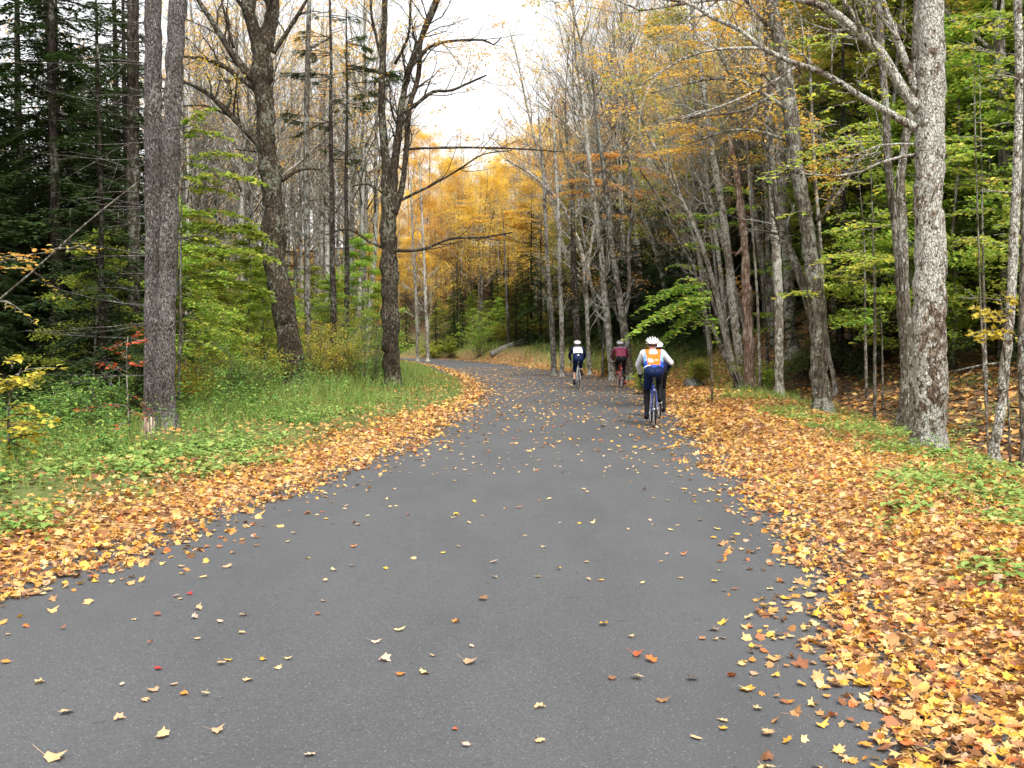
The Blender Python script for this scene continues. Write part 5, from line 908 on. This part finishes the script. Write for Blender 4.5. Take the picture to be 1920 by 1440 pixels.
mb = MB(); X, Y, r = verge(30000, -1, (.6, 6), (4, 30), clumps([(330, 880, .6), (430, 850, .8), (550, 795, .9), (260, 905, .5), (160, 905, .6), (60, 870, .7), (480, 880, .35), (30, 1010, .35), (620, 790, .7), (700, 760, 1.0), (260, 945, .15), (380, 905, .35)])); weedleaves(mb, X, Y, rf2.uniform(.05, .20, len(X)), .075, ROUND, 2)
X, Y, r = verge(40000, 1, (.6, 6), (4, 32), clumps([(1520, 800, .6), (1570, 825, .6), (1650, 830, .8), (1690, 870, .5), (1790, 950, .55), (1870, 965, .5), (1910, 1020, .35), (1740, 925, .35), (1810, 1100, .13), (1895, 1120, .22), (1660, 1010, .2), (1770, 880, .5), (1850, 905, .5), (1460, 790, .5), (1380, 760, .6), (1700, 985, .2)])); weedleaves(mb, X, Y, rf2.uniform(.05, .17, len(X)), .07, ROUND, 2)
tag(mb.build('ground_cover', M['cover'], smooth=False), 'low round leaved light green ground cover growing through the fallen leaves', 'ground cover', kind='stuff')

rf = np.random.RandomState(21); placed = list(HERO)
def zone(n, pxr, Yr, kinds, scr, label, group, rmin=2.5, sep=2.2, side=None, avoid=None):
    cnt = 0
    for _ in range(n * 60):
        if cnt >= n: break
        Y = Yr[0] + (Yr[1] - Yr[0]) * rf.uniform() ** .8; px = rf.uniform(*pxr); X = (px - CX) / F * Y; r, s = road_r(X, Y)
        if r[0] < rmin or (side and s[0] != side): continue
        if any((X - a) ** 2 + (Y - b_) ** 2 < (sep * max(1, Y / 45)) ** 2 for a, b_ in placed): continue
        if avoid and avoid(px, Y): continue
        kd = kinds[rf.randint(len(kinds))]; placed.append((X, Y)); cnt += 1
        sc_ = rf.uniform(*scr); sz_ = rf.uniform(.88, 1.15); lb = ('tall ' if sc_ * sz_ > (scr[0] + scr[1]) / 2 else 'shorter ') + FAR[kd[0]] + (' near the front' if Y < Yr[0] + .33 * (Yr[1] - Yr[0]) else ' farther back' if Y > Yr[0] + .66 * (Yr[1] - Yr[0]) else ' in between') + ' ' + mark(px); gp = group[kd[0]] if isinstance(group, dict) else group
        tr = plant(kd[0], kd[1], X, Y, sc_, rf.uniform(0, 6.3), lb, gp, sz_)
        if s[0] > 0 and kd[0] in ('bare', 'pole', 'orange', 'gold') and Y < 100: tr.rotation_euler = (Matrix.Rotation(-R_(abs(rf.normal(0, 7)) + 1), 3, 'Y') @ Matrix.Rotation(tr.rotation_euler[2], 3, 'Z')).to_euler()
LAB = lambda where, **k: {kk: vv + ' ' + where for kk, vv in k.items()}
FAR = dict(gold='golden autumn tree', orange='orange leaved tree', bare='bare grey twiggy tree', hemlock='dark green hemlock', hemlock_lit='mid green hemlock', beech='bright green sapling', pole='slim high crowned tree', yellowtree='yellow green tree')
MARKS = [(120, 'at the left picture edge'), (275, 'left of the paired trunks'), (430, 'right of the paired trunks'), (540, 'left of the crooked maple'), (630, 'right of the crooked maple'), (715, 'left of the many stemmed tree'), (800, 'right of the many stemmed tree'),
         (900, 'left of the fallen log'), (1000, 'above the fallen log'), (1120, 'above the white backed cyclist'), (1200, 'above the maroon cyclist'), (1300, 'above the orange backed cyclist'), (1430, 'behind the stripped trunk'), (1570, 'behind the forked grey trunk'), (1700, 'left of the big lichened trunk'), (1790, 'behind the big lichened trunk'), (9999, 'at the right picture edge')]
def mark(px): return next(t for a, t in MARKS if px < a)
def zl(where): return ({k: v + ' ' + where for k, v in FAR.items()}, {k: v + 's ' + where if k not in ('bare', 'beech', 'pole') else {'bare': 'bare grey trees ', 'beech': 'green saplings ', 'pole': 'thin tall trunks '}[k] + where for k, v in FAR.items()})
G_ = [('gold', 0), ('gold', 1), ('gold', 2)]; HM = [('hemlock', 0), ('hemlock', 1), ('hemlock', 2)]; BR = [('bare', 0), ('bare', 1), ('bare', 2)]
BE = [('beech', 0), ('beech', 1), ('beech', 2)]; YT = [('yellowtree', 0), ('yellowtree', 1)]
lab, grp = zl('along the bank beyond the bend')
zone(30, (745, 990), (91, 113), HM + BE + [('hemlock_lit', 0)], (.5, .78), lab, grp, 1.8, .75)
zone(56, (790, 1330), (58, 98), HM * 2 + [('hemlock_lit', 0), ('beech', 2), ('yellowtree', 0)], (.5, .9), lab, grp, 2.6, .9, 1)
lab, grp = zl('in the woods behind the riders')
zone(36, (1040, 1420), (42, 62), HM * 3 + [('hemlock_lit', 0), ('beech', 2), ('yellowtree', 0)], (.55, .95), lab, grp, 3.6, 1.1, 1)
zone(20, (1000, 1420), (46, 70), BR + [('orange', 1), ('bare', 1)], (.8, 1.1), lab, grp, 4, 1.1, 1)
lab, grp = zl('reaching highest at the right of the sky gap')
zone(32, (1055, 1280), (58, 86), BR * 3 + [('orange', 1), ('hemlock', 0), ('hemlock', 1), ('hemlock', 2)], (1.2, 1.55), lab, grp, 5, .9, 1)
zone(24, (850, 1040), (88, 122), BR * 2 + G_ + HM[:1], (.95, 1.2), lab, grp, 5, .9, 1)
zone(16, (1190, 1450), (35, 50), BR + BR + [('orange', 0)], (.6, 1.0), lab, grp, 3.3, 1.0, 1)
lab, grp = zl('on the slope straight beyond the bend')
zone(40, (690, 1060), (98, 135), G_ * 2 + [('orange', 0), ('hemlock', 0)] + BR, (.75, 1.1), lab, grp, 4.5, 1.0)
zone(30, (690, 1180), (122, 175), [('gold', 0), ('bare', 2), ('gold', 1), ('orange', 0), ('bare', 1), ('hemlock', 0)], (1.0, 1.4), lab, grp, 8, 1.2)
lab, grp = zl('high on the hill at the upper middle right')
zone(84, (1100, 1560), (62, 118), BR * 2 + HM * 2 + YT[:1] + [('orange', 0), ('hemlock_lit', 0), ('gold', 1)], (.95, 1.35), lab, grp, 6, 1.0, 1)
lab, grp = zl('on the shaded slope at the right')
zone(14, (1770, 2060), (19, 34), [('beech', 0), ('beech', 1), ('yellowtree', 0)], (1.0, 1.6), lab, grp, 5.4, 1.3, 1)
zone(14, (1290, 1720), (26, 44), BE + YT, (.8, 1.4), lab, grp, 5.0, 1.3, 1)
zone(90, (1330, 2080), (24, 60), HM * 2 + [('pole', 0)] + BE + [('pole', 1), ('yellowtree', 1), ('orange', 1)], (.7, 1.1), lab, grp, 5.2, 1.1, 1)
lab, grp = zl('far up the hillside at the right')
zone(54, (1250, 2150), (58, 125), BR + HM + YT + [('orange', 0), ('yellowtree', 0), ('gold', 2)], (.9, 1.3), lab, grp, 10, 1.3, 1)
lab, grp = zl('in the green thicket left of the road')
zone(26, (335, 715), (25, 46), BE + BE[:2], (.4, .95), lab, grp, 4, 1.0, -1)
lab, grp = zl('in the grey wood left of the road')
zone(90, (310, 725), (44, 112), BR * 3 + [('pole', 0), ('hemlock', 1)], (.95, 1.4), lab, grp, 4, 1.0, -1)
zone(16, (480, 730), (64, 105), [('orange', 0), ('gold', 1), ('hemlock_lit', 0)], (.35, .7), lab, grp, 4, 1.2, -1)
lab, grp = zl('in the dark stand at the far left')
zone(28, (-130, 258), (22, 46), HM * 2 + [('hemlock_lit', 0)], (.9, 1.35), lab, grp, 6, 1.25, -1)
zone(12, (-60, 262), (19, 30), [('beech', 1), ('hemlock', 1), ('hemlock_lit', 0), ('hemlock', 0)], (.4, .7), lab, grp, 5, 1.1, -1)
zone(20, (-100, 330), (40, 80), [('bare', 0), ('bare', 1), ('pole', 2), ('hemlock', 0), ('hemlock', 1)], (.9, 1.25), lab, grp, 6, 1.4, -1)
ORD = ['leftmost', 'second from left', 'third from left', 'fourth from left', 'fifth from left', 'sixth from left', 'seventh from left', 'eighth from left', 'ninth from left', 'tenth from left', 'eleventh from left', 'twelfth from left', 'thirteenth from left', 'fourteenth from left', 'fifteenth from left', 'sixteenth from left', 'seventeenth from left', 'eighteenth from left', 'nineteenth from left', 'twentieth from left']
bylab = {}
for o in C.objects:
    if 'category' in o and 'label' in o and o['label'] and o.location.y > 0: bylab.setdefault(o['label'], []).append(o)
for l_, os_ in bylab.items():
    if len(os_) < 2: continue
    os_.sort(key=lambda o: o.location.x / o.location.y)
    for i, o in enumerate(os_):
        t = ('rightmost' if i == len(os_) - 1 else ORD[i] if i < 20 else None)
        if t and len((l_ + ', ' + t).split()) <= 16: o['label'] = l_ + ', ' + t
for p in list(protos.values()):
    if p['used'] == 0:
        for ch in [k for k in bpy.data.objects if k.parent == p]: bpy.data.objects.remove(ch)
        bpy.data.objects.remove(p)
    else: del p['used']
for o in bpy.data.objects:
    if 'used' in o: del o['used']
